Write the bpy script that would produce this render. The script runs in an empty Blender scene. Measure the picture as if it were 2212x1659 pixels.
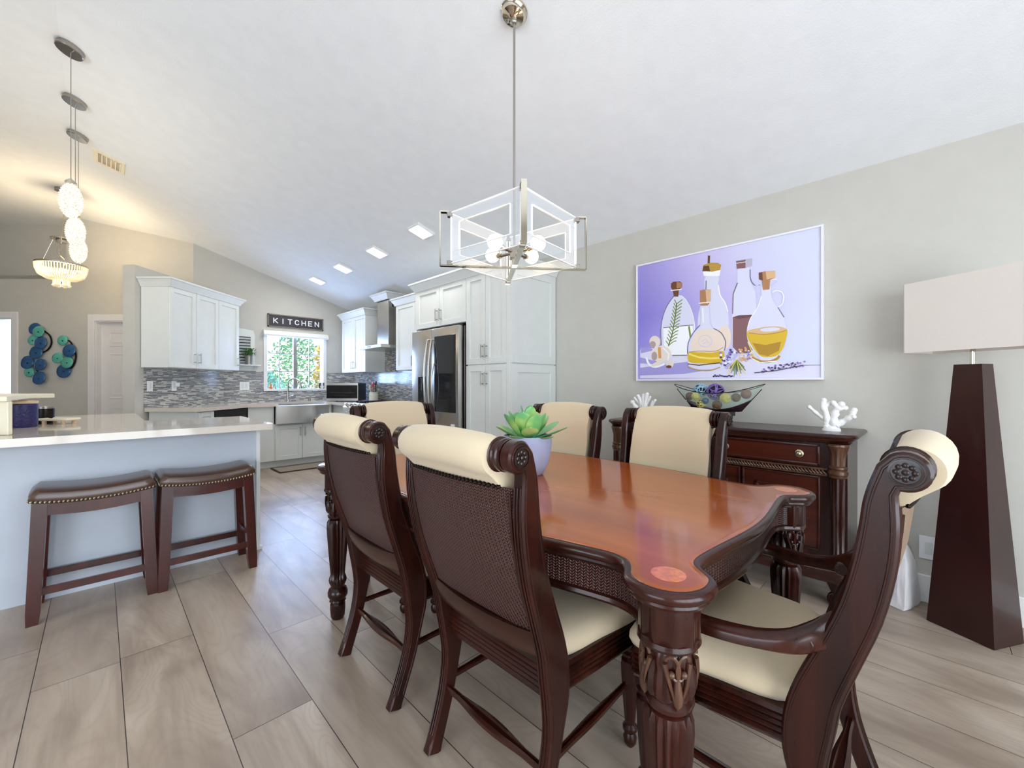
import bpy, bmesh, math, random
from mathutils import Vector, Matrix
PI = math.pi
sc = bpy.context.scene
COL = sc.collection
# ------------------------------------------------------------------ camera
H = 1.19
cd = bpy.data.cameras.new('camera'); cam = bpy.data.objects.new('camera', cd); COL.objects.link(cam)
sc.camera = cam
cd.sensor_fit = 'HORIZONTAL'; cd.sensor_width = 36.0; cd.lens = 36.0*900/2212
cd.shift_y = 0.0; cd.clip_start = 0.02
DV = Vector((0.7034, 0.7108, 0)).normalized(); RV = Vector((0.7108, -0.7034, 0)).normalized()
cam.matrix_world = Matrix(((RV.x, 0, -DV.x, 0), (RV.y, 0, -DV.y, 0), (0, 1, 0, H), (0, 0, 0, 1)))
ANG = math.atan2(RV.y, RV.x)
# ------------------------------------------------------------------ colour, world, sun
sc.view_settings.view_transform = 'Standard'; sc.view_settings.look = 'None'
sc.view_settings.exposure = 0.46; sc.view_settings.gamma = 1.0; sc.view_settings.use_curve_mapping = False
sc.cycles.max_bounces = 10; sc.cycles.diffuse_bounces = 5; sc.cycles.glossy_bounces = 4
sc.cycles.transmission_bounces = 8; sc.cycles.transparent_max_bounces = 12
sc.cycles.caustics_reflective = False; sc.cycles.caustics_refractive = False
sc.cycles.sample_clamp_indirect = 4.0; sc.cycles.use_denoising = True
w = bpy.data.worlds.new('world'); sc.world = w; w.use_nodes = True
nt = w.node_tree; nt.nodes.clear()
bg = nt.nodes.new('ShaderNodeBackground'); wo = nt.nodes.new('ShaderNodeOutputWorld')
bg.inputs[0].default_value = (0.80, 0.90, 1.0, 1); bg.inputs[1].default_value = 1.5
nt.links.new(bg.outputs[0], wo.inputs[0])
def light(kind, name, loc, power, color=(1, 1, 1), size=None, sizey=None, direction=None, rad=None):
    ld = bpy.data.lights.new(name, kind); ld.energy = power; ld.color = color
    if kind == 'AREA':
        ld.shape = 'RECTANGLE'; ld.size = size; ld.size_y = sizey or size
    if rad is not None: ld.shadow_soft_size = rad
    o = bpy.data.objects.new(name, ld); COL.objects.link(o); o.location = loc
    if direction is not None:
        o.rotation_euler = Vector(direction).to_track_quat('-Z', 'Y').to_euler()
    return o
sun = light('SUN', 'sun', (0, 0, 10), 4.2, (1.0, 0.95, 0.86), direction=(-0.75, 0.06, -0.66)); sun.data.angle = 0.02
# added area lamps standing for daylight at assumed openings behind and beside the camera
light('AREA', 'added_fill_rear', (-0.4, -2.75, 1.25), 150, (0.84, 0.92, 1.0), 4.4, 2.3, (0, 1, 0.02))
light('AREA', 'added_fill_left', (-4.75, 0.6, 1.25), 95, (0.78, 0.88, 1.0), 3.4, 2.3, (1, 0, 0.0))
light('AREA', 'daylight_kitchen_window', (2.27, 7.5, 1.62), 40, (0.34, 0.54, 1.0), 0.9, 0.85, (0, -1, 0))

# ------------------------------------------------------------------ materials
MATS = {}
def new_mat(name):
    m = bpy.data.materials.new(name); m.use_nodes = True
    m.node_tree.nodes.clear(); MATS[name] = m
    nt = m.node_tree
    out = nt.nodes.new('ShaderNodeOutputMaterial'); b = nt.nodes.new('ShaderNodeBsdfPrincipled')
    nt.links.new(b.outputs[0], out.inputs[0])
    return m, nt, b
def N(nt, t, **kw):
    n = nt.nodes.new(t)
    for k, v in kw.items():
        if k.startswith('i'): n.inputs[int(k[1:])].default_value = v
        else: setattr(n, k, v)
    return n
def M_(nt, op, a, b=None, c=None):
    n = nt.nodes.new('ShaderNodeMath'); n.operation = op
    for i, v in enumerate((a, b, c)):
        if v is None: continue
        if isinstance(v, (int, float)): n.inputs[i].default_value = v
        else: nt.links.new(v, n.inputs[i])
    return n.outputs[0]
def ramp(nt, fac, stops, interp='LINEAR'):
    r = nt.nodes.new('ShaderNodeValToRGB'); r.color_ramp.interpolation = interp
    e = r.color_ramp.elements
    while len(e) < len(stops): e.new(0.5)
    for el, (p, c) in zip(e, stops): el.position = p; el.color = (*c, 1)
    nt.links.new(fac, r.inputs[0]); return r.outputs[0]
def mix(nt, fac, a, b, mode='MIX'):
    n = nt.nodes.new('ShaderNodeMix'); n.data_type = 'RGBA'; n.blend_type = mode
    for s, v in ((0, fac), (6, a), (7, b)):
        if isinstance(v, (int, float)): n.inputs[s].default_value = v
        elif isinstance(v, tuple): n.inputs[s].default_value = (*v, 1)
        else: nt.links.new(v, n.inputs[s])
    return n.outputs[2]
def bump(nt, b, height, strength, dist=0.002):
    n = nt.nodes.new('ShaderNodeBump'); n.inputs['Strength'].default_value = strength; n.inputs['Distance'].default_value = dist
    nt.links.new(height, n.inputs['Height']); nt.links.new(n.outputs[0], b.inputs['Normal'])
def noise(nt, scale, detail=3, stretch=None, coord='Object', rough=0.55):
    tc = nt.nodes.new('ShaderNodeTexCoord'); v = tc.outputs[coord]
    if stretch:
        mp = nt.nodes.new('ShaderNodeMapping'); mp.inputs['Scale'].default_value = stretch
        nt.links.new(v, mp.inputs[0]); v = mp.outputs[0]
    n = nt.nodes.new('ShaderNodeTexNoise'); n.inputs['Scale'].default_value = scale; n.inputs['Detail'].default_value = detail
    n.inputs['Roughness'].default_value = rough
    nt.links.new(v, n.inputs['Vector']); return n.outputs[0]
def s2l(c):
    return tuple((x/255/12.92 if x/255 <= 0.04045 else ((x/255+0.055)/1.055)**2.4) for x in c)
def mat(name, col, rough=0.5, metal=0.0, coat=0.0, spec=0.5, vary=0.0, vscale=8, vstretch=None, bmp=0.0, bscale=200, emit=None, estr=0.0, alpha=1.0, trans=0.0, ior=1.45, sheen=0.0, bstretch=None, coat_rough=0.05, bdist=0.002):
    m, nt, b = new_mat(name); c = s2l(col)
    b.inputs['Base Color'].default_value = (*c, 1); b.inputs['Roughness'].default_value = rough
    b.inputs['Metallic'].default_value = metal; b.inputs['Coat Weight'].default_value = coat; b.inputs['Coat Roughness'].default_value = coat_rough
    b.inputs['Specular IOR Level'].default_value = spec; b.inputs['Alpha'].default_value = alpha
    b.inputs['Transmission Weight'].default_value = trans; b.inputs['IOR'].default_value = ior; b.inputs['Sheen Weight'].default_value = sheen
    n = noise(nt, vscale, 4, vstretch)
    v = max(vary, 0.02)
    cc = ramp(nt, n, [(0.3, tuple(x*(1-v) for x in c)), (0.7, tuple(min(1, x*(1+v)) for x in c))])
    nt.links.new(cc, b.inputs['Base Color'])
    if emit: b.inputs['Emission Color'].default_value = (*s2l(emit), 1); b.inputs['Emission Strength'].default_value = estr
    if bmp: bump(nt, b, noise(nt, bscale, 3, bstretch), bmp, bdist)
    return m
def strips(nt, ua, va, length, height, v0=0.0, gap=0.0015, gapu=None, seed=0.0):
    """running strips along axis ua, stacked on axis va; returns (random per strip, random 2, gap mask, u, v)"""
    tc = nt.nodes.new('ShaderNodeTexCoord'); sp = nt.nodes.new('ShaderNodeSeparateXYZ'); nt.links.new(tc.outputs['Object'], sp.inputs[0])
    u = sp.outputs['XYZ'.index(ua)]; v = sp.outputs['XYZ'.index(va)]
    rv = M_(nt, 'DIVIDE', M_(nt, 'SUBTRACT', v, v0), height); row = M_(nt, 'FLOOR', rv)
    w1 = nt.nodes.new('ShaderNodeTexWhiteNoise'); w1.noise_dimensions = '1D'; nt.links.new(M_(nt, 'ADD', row, seed+0.37), w1.inputs['W'])
    uu = M_(nt, 'ADD', M_(nt, 'DIVIDE', u, length), M_(nt, 'MULTIPLY', w1.outputs['Value'], 7.0)); cl = M_(nt, 'FLOOR', uu)
    w2 = nt.nodes.new('ShaderNodeTexWhiteNoise'); w2.noise_dimensions = '2D'
    cb = nt.nodes.new('ShaderNodeCombineXYZ'); nt.links.new(row, cb.inputs[0]); nt.links.new(cl, cb.inputs[1])
    nt.links.new(cb.outputs[0], w2.inputs['Vector'])
    fv = M_(nt, 'MULTIPLY', M_(nt, 'FRACT', rv), height); fu = M_(nt, 'MULTIPLY', M_(nt, 'FRACT', uu), length)
    g1 = M_(nt, 'MINIMUM', fv, M_(nt, 'SUBTRACT', height, fv)); g2 = M_(nt, 'MINIMUM', fu, M_(nt, 'SUBTRACT', length, fu))
    g = M_(nt, 'MINIMUM', g1, g2)
    mask = M_(nt, 'LESS_THAN', g, gap)
    return w2.outputs['Value'], w2.outputs['Color'], mask, u, v

def wood_grain(nt, along, c1, c2, scale=6):
    st = {'X': (0.06, 1, 1), 'Y': (1, 0.06, 1), 'Z': (1, 1, 0.06)}[along]
    n = noise(nt, scale*3, 6, st); return ramp(nt, n, [(0.32, c1), (0.7, c2)])
def dark_wood(name, c1, c2, along='Z', rough=0.28, coat=0.5, scale=6):
    m, nt, b = new_mat(name)
    nt.links.new(wood_grain(nt, along, s2l(c1), s2l(c2), scale), b.inputs['Base Color'])
    b.inputs['Roughness'].default_value = rough; b.inputs['Coat Weight'].default_value = coat; b.inputs['Coat Roughness'].default_value = 0.1; b.inputs['Specular IOR Level'].default_value = 0.3
    return m
# --- surfaces of the room
mat('wall_paint', (199, 196, 188), 0.85, vary=0.02, bmp=0.15, bscale=260)
mat('ceiling_paint', (244, 247, 250), 0.9, vary=0.015, bmp=0.35, bscale=120, bdist=0.003)
mat('white_trim', (236, 236, 234), 0.4)
mat('door_white', (232, 229, 228), 0.45)
m, nt, b = new_mat('floor_planks')
rnd, rc, gap, u, v = strips(nt, 'Y', 'X', 1.52, 0.2535, 0.063, 0.0014, seed=3.0)
sp = nt.nodes.new('ShaderNodeSeparateXYZ'); nt.links.new(rc, sp.inputs[0])
cb = nt.nodes.new('ShaderNodeCombineXYZ')
nt.links.new(M_(nt, 'ADD', u, M_(nt, 'MULTIPLY', rnd, 37.0)), cb.inputs[1]); nt.links.new(M_(nt, 'ADD', v, M_(nt, 'MULTIPLY', sp.outputs[1], 11.0)), cb.inputs[0])
def fn(scale, st, det, dist=0.0):
    mp = nt.nodes.new('ShaderNodeMapping'); mp.inputs['Scale'].default_value = st; nt.links.new(cb.outputs[0], mp.inputs[0])
    t = nt.nodes.new('ShaderNodeTexNoise'); t.inputs['Scale'].default_value = scale; t.inputs['Detail'].default_value = det; t.inputs['Distortion'].default_value = dist
    nt.links.new(mp.outputs[0], t.inputs['Vector']); return t.outputs[0]
n1 = fn(6, (1, 0.20, 1), 6, 1.0); n2 = fn(60, (1, 0.05, 1), 4); n3 = fn(2.2, (1, 0.6, 1), 3, 0.6)
rings = M_(nt, 'FRACT', M_(nt, 'MULTIPLY', fn(2.6, (1, 0.30, 1), 2, 0.8), 26.0)); rings = M_(nt, 'POWER', M_(nt, 'MULTIPLY', M_(nt, 'ABSOLUTE', M_(nt, 'SUBTRACT', rings, 0.5)), 2.0), 3.0)
base = ramp(nt, n1, [(0.28, s2l((128, 109, 95))), (0.5, s2l((170, 151, 134))), (0.72, s2l((198, 182, 165)))])
base = mix(nt, M_(nt, 'MULTIPLY', rings, 0.34), base, s2l((142, 124, 110)))
base = mix(nt, M_(nt, 'MULTIPLY', n2, 0.45), base, s2l((204, 190, 173)))
base = mix(nt, ramp(nt, n3, [(0.50, (0, 0, 0)), (0.70, (0.65, 0.65, 0.65))]), base, s2l((118, 98, 84)))
base = mix(nt, M_(nt, 'MULTIPLY', rnd, 0.28), base, s2l((152, 136, 122)))
base = mix(nt, gap, base, s2l((48, 38, 32)))
nt.links.new(base, b.inputs['Base Color'])
nt.links.new(M_(nt, 'ADD', 0.27, M_(nt, 'MULTIPLY', n2, 0.14)), b.inputs['Roughness'])
hh = M_(nt, 'SUBTRACT', M_(nt, 'MULTIPLY', n2, 0.25), gap); bump(nt, b, hh, 0.25, 0.001)
def mosaic(name, ua):
    m, nt, b = new_mat(name)
    rnd, rc, gap, u, v = strips(nt, ua, 'Z', 0.075, 0.0155*1.15, 0.0, 0.0008, seed=ord(ua[0]))
    c1 = ramp(nt, rnd, [(0.0, s2l((178, 178, 176))), (0.25, s2l((200, 198, 190))), (0.5, s2l((160, 162, 166))), (0.72, s2l((208, 206, 200))), (0.88, s2l((136, 134, 136)))], 'CONSTANT')
    c2 = ramp(nt, rnd, [(0.0, s2l((48, 42, 44))), (0.34, s2l((190, 188, 182))), (0.55, s2l((70, 64, 64))), (0.78, s2l((120, 114, 112)))], 'CONSTANT')
    thin = M_(nt, 'LESS_THAN', M_(nt, 'FRACT', M_(nt, 'DIVIDE', v, 0.0155*1.15)), 0.42)
    c = mix(nt, thin, c1, c2)
    c = mix(nt, gap, c, s2l((205, 205, 200)))
    nt.links.new(c, b.inputs['Base Color']); b.inputs['Roughness'].default_value = 0.14
    bump(nt, b, M_(nt, 'SUBTRACT', 1.0, gap), 0.5, 0.001)
mosaic('mosaic_x', 'X'); mosaic('mosaic_y', 'Y')
mat('quartz', (214, 205, 193), 0.07, vary=0.02, vscale=30, spec=0.6)
mat('cabinet_white', (222, 225, 222), 0.38)
mat('peninsula_paint', (188, 195, 206), 0.5)
mat('steel', (196, 194, 190), 0.27, 1.0, bmp=0.05, bscale=300, bstretch=(1, 1, 0.02))
mat('steel_dark', (150, 140, 134), 0.24, 1.0)
mat('chrome', (214, 206, 188), 0.08, 1.0)
mat('nickel', (170, 165, 158), 0.25, 1.0)
mat('black_glass', (12, 13, 18), 0.06, spec=0.6)
mat('black_plastic', (24, 22, 24), 0.35)
dark_wood('mahogany', (28, 10, 7), (56, 21, 14), 'Z', 0.27, 0.2)
dark_wood('mahogany_h', (32, 12, 8), (64, 25, 15), 'Y', 0.27, 0.2)
dark_wood('mahogany_red', (46, 18, 11), (78, 31, 19), 'Y', 0.27, 0.35)
dark_wood('stool_wood', (50, 17, 13), (76, 27, 20), 'Z', 0.3, 0.5)
dark_wood('carved_gold_wood', (62, 38, 28), (98, 66, 46), 'Z', 0.32, 0.4, 14)
m, nt, b = new_mat('tabletop')
nt.links.new(wood_grain(nt, 'Y', s2l((146, 68, 24)), s2l((178, 92, 36)), 2.5), b.inputs['Base Color'])
b.inputs['Roughness'].default_value = 0.17; b.inputs['Specular IOR Level'].default_value = 0.4; b.inputs['Coat Weight'].default_value = 0.35; b.inputs['Coat Roughness'].default_value = 0.06
mat('inlay', (214, 120, 74), 0.22, coat=0.6, vary=0.25, vscale=90)
mat('cream_fabric', (212, 194, 164), 0.9, vary=0.03, vscale=500, sheen=0.2, bmp=0.2, bscale=900, bdist=0.0006)
mat('linen_shade', (236, 227, 218), 0.9, vary=0.04, vscale=400, bmp=0.2, bscale=700, bdist=0.0006)
def weave(name, c1, c2, c3, s=1.0):
    m, nt, b = new_mat(name)
    tc = nt.nodes.new('ShaderNodeTexCoord'); sp = nt.nodes.new('ShaderNodeSeparateXYZ'); nt.links.new(tc.outputs['Object'], sp.inputs[0])
    hy = M_(nt, 'ADD', sp.outputs[0], sp.outputs[1])
    a = M_(nt, 'DIVIDE', hy, 0.0125*s); z = M_(nt, 'DIVIDE', sp.outputs[2], 0.0075*s)
    tri = M_(nt, 'MULTIPLY', M_(nt, 'ABSOLUTE', M_(nt, 'SUBTRACT', M_(nt, 'FRACT', a), 0.5)), 1.6)
    f = M_(nt, 'FRACT', M_(nt, 'ADD', z, tri))
    h = M_(nt, 'SINE', M_(nt, 'MULTIPLY', f, PI))
    e = M_(nt, 'SINE', M_(nt, 'MULTIPLY', M_(nt, 'FRACT', M_(nt, 'MULTIPLY', a, 2.0)), PI))
    hh = M_(nt, 'MULTIPLY', h, M_(nt, 'ADD', 0.35, M_(nt, 'MULTIPLY', e, 0.65)))
    c = ramp(nt, hh, [(0.05, s2l(c1)), (0.55, s2l(c2)), (0.95, s2l(c3))])
    nt.links.new(c, b.inputs['Base Color']); b.inputs['Roughness'].default_value = 0.3
    bump(nt, b, hh, 0.9, 0.003)
weave('cane_dark', (22, 8, 6), (60, 28, 22), (110, 68, 60))
weave('cane_light', (70, 48, 34), (150, 118, 88), (176, 146, 112))
mat('leather', (74, 50, 38), 0.28, coat=0.2, vary=0.12, vscale=20, bmp=0.15, bscale=260)
mat('leather_side', (46, 20, 16), 0.35, vary=0.1)
mat('brass_nail', (196, 186, 160), 0.25, 1.0)
mat('dark_nail', (40, 32, 30), 0.3, 1.0)
mat('planter', (160, 166, 196), 0.75, vary=0.07, vscale=14)
mat('soil', (60, 44, 26), 0.95, vary=0.4, vscale=60, bmp=0.8, bscale=90)
m, nt, b = new_mat('succulent')
tc = nt.nodes.new('ShaderNodeTexCoord'); n = noise(nt, 9, 2)
c = ramp(nt, n, [(0.3, s2l((88, 172, 132))), (0.5, s2l((122, 184, 112))), (0.68, s2l((196, 216, 128)))])
nt.links.new(c, b.inputs['Base Color']); b.inputs['Roughness'].default_value = 0.45; b.inputs['Subsurface Weight'].default_value = 0.1; b.inputs['Subsurface Radius'].default_value = (0.01, 0.02, 0.005)
mat('leaf_green', (70, 110, 50), 0.5, vary=0.4, vscale=40)
mat('coral_white', (240, 238, 236), 0.7, bmp=0.6, bscale=60, bdist=0.004)
mat('bag_paper', (232, 230, 232), 0.7, bmp=1.0, bscale=16, bstretch=(1, 1, 0.4), bdist=0.012)
mat('bag_print', (206, 200, 208), 0.7, vary=0.1, vscale=50)
mat('lamp_wood', (46, 16, 15), 0.3, vary=0.25, vscale=3, coat=0.3)
mat('frame_white', (238, 236, 242), 0.35)
mat('sign_black', (58, 56, 64), 0.6, vary=0.1, vscale=30)
mat('sign_letter', (238, 238, 236), 0.6)
mat('sign_frame', (120, 110, 100), 0.6)
mat('blue_glass', (26, 82, 132), 0.08, coat=0.8, vary=0.3, vscale=6)
mat('teal_glass', (88, 178, 158), 0.08, coat=0.8, vary=0.2, vscale=6)
mat('iron_dark', (28, 18, 20), 0.4, 0.5)
mat('navy', (42, 38, 92), 0.4, bmp=0.9, bscale=70, vary=0.35, vscale=80, bdist=0.004)
mat('tan_wood', (214, 184, 150), 0.55, vary=0.08)
mat('cream_paint', (232, 224, 200), 0.5)
mat('red_plastic', (206, 40, 44), 0.35); mat('beige_plastic', (226, 196, 160), 0.45)
mat('ceramic', (232, 232, 216), 0.2, coat=0.5)
mat('rug', (150, 140, 128), 0.9, vary=0.05); mat('rug_edge', (70, 50, 44), 0.7)
mat('plate_white', (240, 240, 242), 0.35)
mat('galvanized', (150, 146, 142), 0.35, 0.7, vary=0.15)
mat('orange', (220, 120, 50), 0.4)
mat('pale_room', (222, 234, 244), 0.8)
def glassy(name, tint, rough, fac, ecol=None, es=0.0):
    """thin clear sheet: mostly see-through, glossy reflection"""
    m = bpy.data.materials.new(name); m.use_nodes = True; MATS[name] = m; nt = m.node_tree; nt.nodes.clear()
    out = nt.nodes.new('ShaderNodeOutputMaterial'); t = nt.nodes.new('ShaderNodeBsdfTransparent'); g = nt.nodes.new('ShaderNodeBsdfPrincipled')
    t.inputs[0].default_value = (*tint, 1); g.inputs['Base Color'].default_value = (*tint, 1); g.inputs['Roughness'].default_value = rough
    mx = nt.nodes.new('ShaderNodeMixShader'); mx.inputs[0].default_value = fac
    nt.links.new(t.outputs[0], mx.inputs[1]); nt.links.new(g.outputs[0], mx.inputs[2]); nt.links.new(mx.outputs[0], out.inputs[0])
    return m
glassy('window_glass', (1, 1, 1), 0.02, 0.05)
glassy('acrylic', (0.97, 0.98, 1.0), 0.05, 0.16)
glassy('acrylic_edge', (1, 1, 1), 0.2, 0.9)
glassy('bowl_glass', (0.93, 0.97, 0.95), 0.05, 0.07)
glassy('bowl_black', (0.03, 0.015, 0.02), 0.08, 0.97)
def emis(name, col, strength, base=(255, 255, 255)):
    m, nt, b = new_mat(name); b.inputs['Base Color'].default_value = (*s2l(base), 1)
    b.inputs['Emission Color'].default_value = (*s2l(col), 1); b.inputs['Emission Strength'].default_value = strength; b.inputs['Roughness'].default_value = 0.2
emis('bulb_glow', (255, 226, 170), 6.0); emis('led_glow', (255, 250, 238), 1.6)
m, nt, b = new_mat('crystal_glow')
b.inputs['Base Color'].default_value = (.45, .43, .38, 1); b.inputs['Roughness'].default_value = 0.05; b.inputs['Emission Color'].default_value = (*s2l((255, 246, 222)), 1)
nt.links.new(M_(nt, 'ADD', 0.3, M_(nt, 'MULTIPLY', ramp(nt, noise(nt, 90, 1), [(0.42, (0, 0, 0)), (0.58, (1, 1, 1))]), 0.55)), b.inputs['Emission Strength'])
m, nt, b = new_mat('crystal_warm')
b.inputs['Base Color'].default_value = (*s2l((255, 240, 210)), 1); b.inputs['Roughness'].default_value = 0.08; b.inputs['Emission Color'].default_value = (*s2l((255, 226, 168)), 1)
b.inputs['Emission Strength'].default_value = 0.3
# ------------------------------------------------------------------ mesh builder
I4 = Matrix.Identity(4)
def frame(origin, ang=0.0):
    return Matrix.Translation(Vector(origin)) @ Matrix.Rotation(ang, 4, 'Z')
def axes(origin, u, n):
    u = Vector(u); n = Vector(n); z = Vector((0, 0, 1)); o = Vector(origin)
    return Matrix(((u.x, n.x, z.x, o.x), (u.y, n.y, z.y, o.y), (u.z, n.z, z.z, o.z), (0, 0, 0, 1)))
class MB:
    def __init__(s, M=None):
        s.v = []; s.f = []; s.mi = []; s.M = M or I4; s.cur = 0
    def add(s, vs, fs, mi=None):
        b = len(s.v); s.v += [s.M @ Vector(p) for p in vs]
        s.f += [tuple(i+b for i in f) for f in fs]; s.mi += [s.cur if mi is None else mi]*len(fs); return s
    def box(s, x0, x1, y0, y1, z0, z1, bev=0.0, seg=1):
        if x0 > x1: x0, x1 = x1, x0
        if y0 > y1: y0, y1 = y1, y0
        if z0 > z1: z0, z1 = z1, z0
        if bev <= 0:
            return s.add([(x0, y0, z0), (x1, y0, z0), (x1, y1, z0), (x0, y1, z0), (x0, y0, z1), (x1, y0, z1), (x1, y1, z1), (x0, y1, z1)],
                         [(0, 3, 2, 1), (4, 5, 6, 7), (0, 1, 5, 4), (1, 2, 6, 5), (2, 3, 7, 6), (3, 0, 4, 7)])
        bm = bmesh.new(); bmesh.ops.create_cube(bm, size=1)
        for q in bm.verts: q.co = Vector(((x0+x1)/2+q.co.x*(x1-x0), (y0+y1)/2+q.co.y*(y1-y0), (z0+z1)/2+q.co.z*(z1-z0)))
        bev = min(bev, 0.45*min(x1-x0, y1-y0, z1-z0))
        bmesh.ops.bevel(bm, geom=list(bm.edges), offset=bev, segments=seg, profile=0.5, affect='EDGES')
        bm.verts.index_update(); s.add([tuple(q.co) for q in bm.verts], [tuple(q.index for q in f.verts) for f in bm.faces]); bm.free(); return s
    def prism(s, pts, z0, z1, plane='xy', taper=None):
        n = len(pts)
        def P(p, h):
            return {'xy': (p[0], p[1], h), 'xz': (p[0], h, p[1]), 'yz': (h, p[0], p[1])}[plane]
        vs = [P(p, z0) for p in pts]+[P(p, z1) for p in (taper or pts)]
        return s.add(vs, [tuple(range(n)), tuple(range(2*n-1, n-1, -1))]+[(i, (i+1) % n, n+(i+1) % n, n+i) for i in range(n)])
    def lathe(s, prof, c=(0, 0, 0), seg=24, flutes=0, amp=None, axis='z', caps=True, sx=1.0, sy=1.0):
        vs = []; fs = []
        for (r, z) in prof:
            for i in range(seg):
                a = 2*PI*i/seg; rr = r
                if flutes and amp:
                    A = amp(z) if callable(amp) else amp; rr = r-A*(0.5-0.5*math.cos(a*flutes))
                x, y = rr*math.cos(a)*sx, rr*math.sin(a)*sy
                p = {'z': (x, y, z), 'y': (x, z, y), 'x': (z, x, y)}[axis]
                vs.append((p[0]+c[0], p[1]+c[1], p[2]+c[2]))
        m = len(prof)
        for j in range(m-1):
            for i in range(seg):
                k = (i+1) % seg; fs.append((j*seg+i, j*seg+k, (j+1)*seg+k, (j+1)*seg+i))
        if caps: fs.append(tuple(range(seg))[::-1]); fs.append(tuple((m-1)*seg+i for i in range(seg)))
        return s.add(vs, fs)
    def cyl(s, c, r, z0, z1, seg=20, axis='z'):
        return s.lathe([(r, z0), (r, z1)], c, seg, axis=axis)
    def ball(s, c, r, seg=16, rings=10, sz=1.0):
        prof = [(r*math.sin(PI*j/rings)+1e-5, -r*sz*math.cos(PI*j/rings)) for j in range(rings+1)]
        return s.lathe(prof, c, seg)
    def tube(s, pts, r, seg=8, closed=False):
        pts = [Vector(p) for p in pts]; n = len(pts); vs = []; fs = []
        rr = r if hasattr(r, '__len__') else [r]*n; prev = None
        for i, p in enumerate(pts):
            a = pts[(i-1) % n] if (closed or i > 0) else p; b = pts[(i+1) % n] if (closed or i < n-1) else p
            t = (b-a).normalized() if (b-a).length > 1e-9 else Vector((0, 0, 1))
            if prev is None:
                q = Vector((0, 0, 1)) if abs(t.z) < 0.9 else Vector((1, 0, 0)); u = (q-t*q.dot(t)).normalized()
            else:
                u = prev-t*prev.dot(t); u = u.normalized() if u.length > 1e-6 else t.orthogonal().normalized()
            prev = u; w_ = t.cross(u)
            for k in range(seg):
                an = 2*PI*k/seg; vs.append(tuple(p+(u*math.cos(an)+w_*math.sin(an))*rr[i]))
        for i in range(n if closed else n-1):
            j = (i+1) % n
            for k in range(seg):
                l = (k+1) % seg; fs.append((i*seg+k, i*seg+l, j*seg+l, j*seg+k))
        if not closed: fs.append(tuple(range(seg))[::-1]); fs.append(tuple((n-1)*seg+k for k in range(seg)))
        return s.add(vs, fs)
    def bar(s, a, b, w, h):
        """rectangular bar from a to b"""
        a = Vector(a); b = Vector(b); t = (b-a).normalized(); q = Vector((0, 0, 1)) if abs(t.z) < 0.95 else Vector((0, 1, 0))
        u = t.cross(q).normalized(); v = u.cross(t)
        vs = [tuple(p+u*su*w/2+v*sv*h/2) for p in (a, b) for su, sv in ((-1, -1), (1, -1), (1, 1), (-1, 1))]
        return s.add(vs, [(0, 3, 2, 1), (4, 5, 6, 7), (0, 1, 5, 4), (1, 2, 6, 5), (2, 3, 7, 6), (3, 0, 4, 7)])
    def loft(s, secs, caps=True, closed=True):
        n = len(secs[0]); vs = [p for q in secs for p in q]; fs = []
        for j in range(len(secs)-1):
            for i in range(n if closed else n-1):
                k = (i+1) % n; fs.append((j*n+i, j*n+k, (j+1)*n+k, (j+1)*n+i))
        if caps: fs.append(tuple(range(n))[::-1]); fs.append(tuple((len(secs)-1)*n+i for i in range(n)))
        return s.add(vs, fs)
    def sweep(s, outline, prof, mis=None, captop=True, capbot=True):
        """outline: closed CCW 2-D loop; prof: (offset outward, z) rings, from top to bottom"""
        n = len(outline); nor = []
        for i in range(n):
            a = outline[i-1]; p = outline[i]; b = outline[(i+1) % n]
            d1 = Vector((p[0]-a[0], p[1]-a[1])).normalized(); d2 = Vector((b[0]-p[0], b[1]-p[1])).normalized()
            n1 = Vector((d1.y, -d1.x)); n2 = Vector((d2.y, -d2.x)); m = (n1+n2); m = m/max(m.length_squared/2, 0.4)
            nor.append(m)
        rings = [[(p[0]+nor[i].x*o, p[1]+nor[i].y*o, z) for i, p in enumerate(outline)] for o, z in prof]
        b0 = len(s.v); s.v += [s.M @ Vector(q) for r_ in rings for q in r_]
        for j in range(len(prof)-1):
            for i in range(n):
                k = (i+1) % n; s.f.append((b0+j*n+i, b0+j*n+k, b0+(j+1)*n+k, b0+(j+1)*n+i)); s.mi.append(mis[j+1] if mis else s.cur)
        if captop: s.f.append(tuple(b0+i for i in range(n))); s.mi.append(mis[0] if mis else s.cur)
        if capbot: s.f.append(tuple(b0+(len(prof)-1)*n+i for i in range(n))[::-1]); s.mi.append(mis[-1] if mis else s.cur)
        return s
    def build(s, name, mats, parent=None, smooth=30, origin=None, rotz=0.0):
        if isinstance(mats, str): mats = [mats]
        if parent is not None: W = PM[parent.name]
        elif origin is not None: W = frame(origin, rotz)
        else:
            W = I4
        Wi = W.inverted(); me = bpy.data.meshes.new(name)
        me.from_pydata([tuple(Wi @ p) for p in s.v], [], s.f); me.update()
        for k in mats: me.materials.append(MATS[k])
        me.polygons.foreach_set('material_index', s.mi)
        bm = bmesh.new(); bm.from_mesh(me); bmesh.ops.recalc_face_normals(bm, faces=list(bm.faces)); bm.to_mesh(me); bm.free()
        if smooth:
            me.polygons.foreach_set('use_smooth', [True]*len(me.polygons)); me.set_sharp_from_angle(angle=math.radians(smooth))
        o = bpy.data.objects.new(name, me); COL.objects.link(o)
        if parent is not None: o.parent = parent; PM[o.name] = W
        else: o.matrix_world = W; o.location = W.to_translation(); o.rotation_euler = (0, 0, rotz); PM[o.name] = W
        return o
PM = {}
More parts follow.
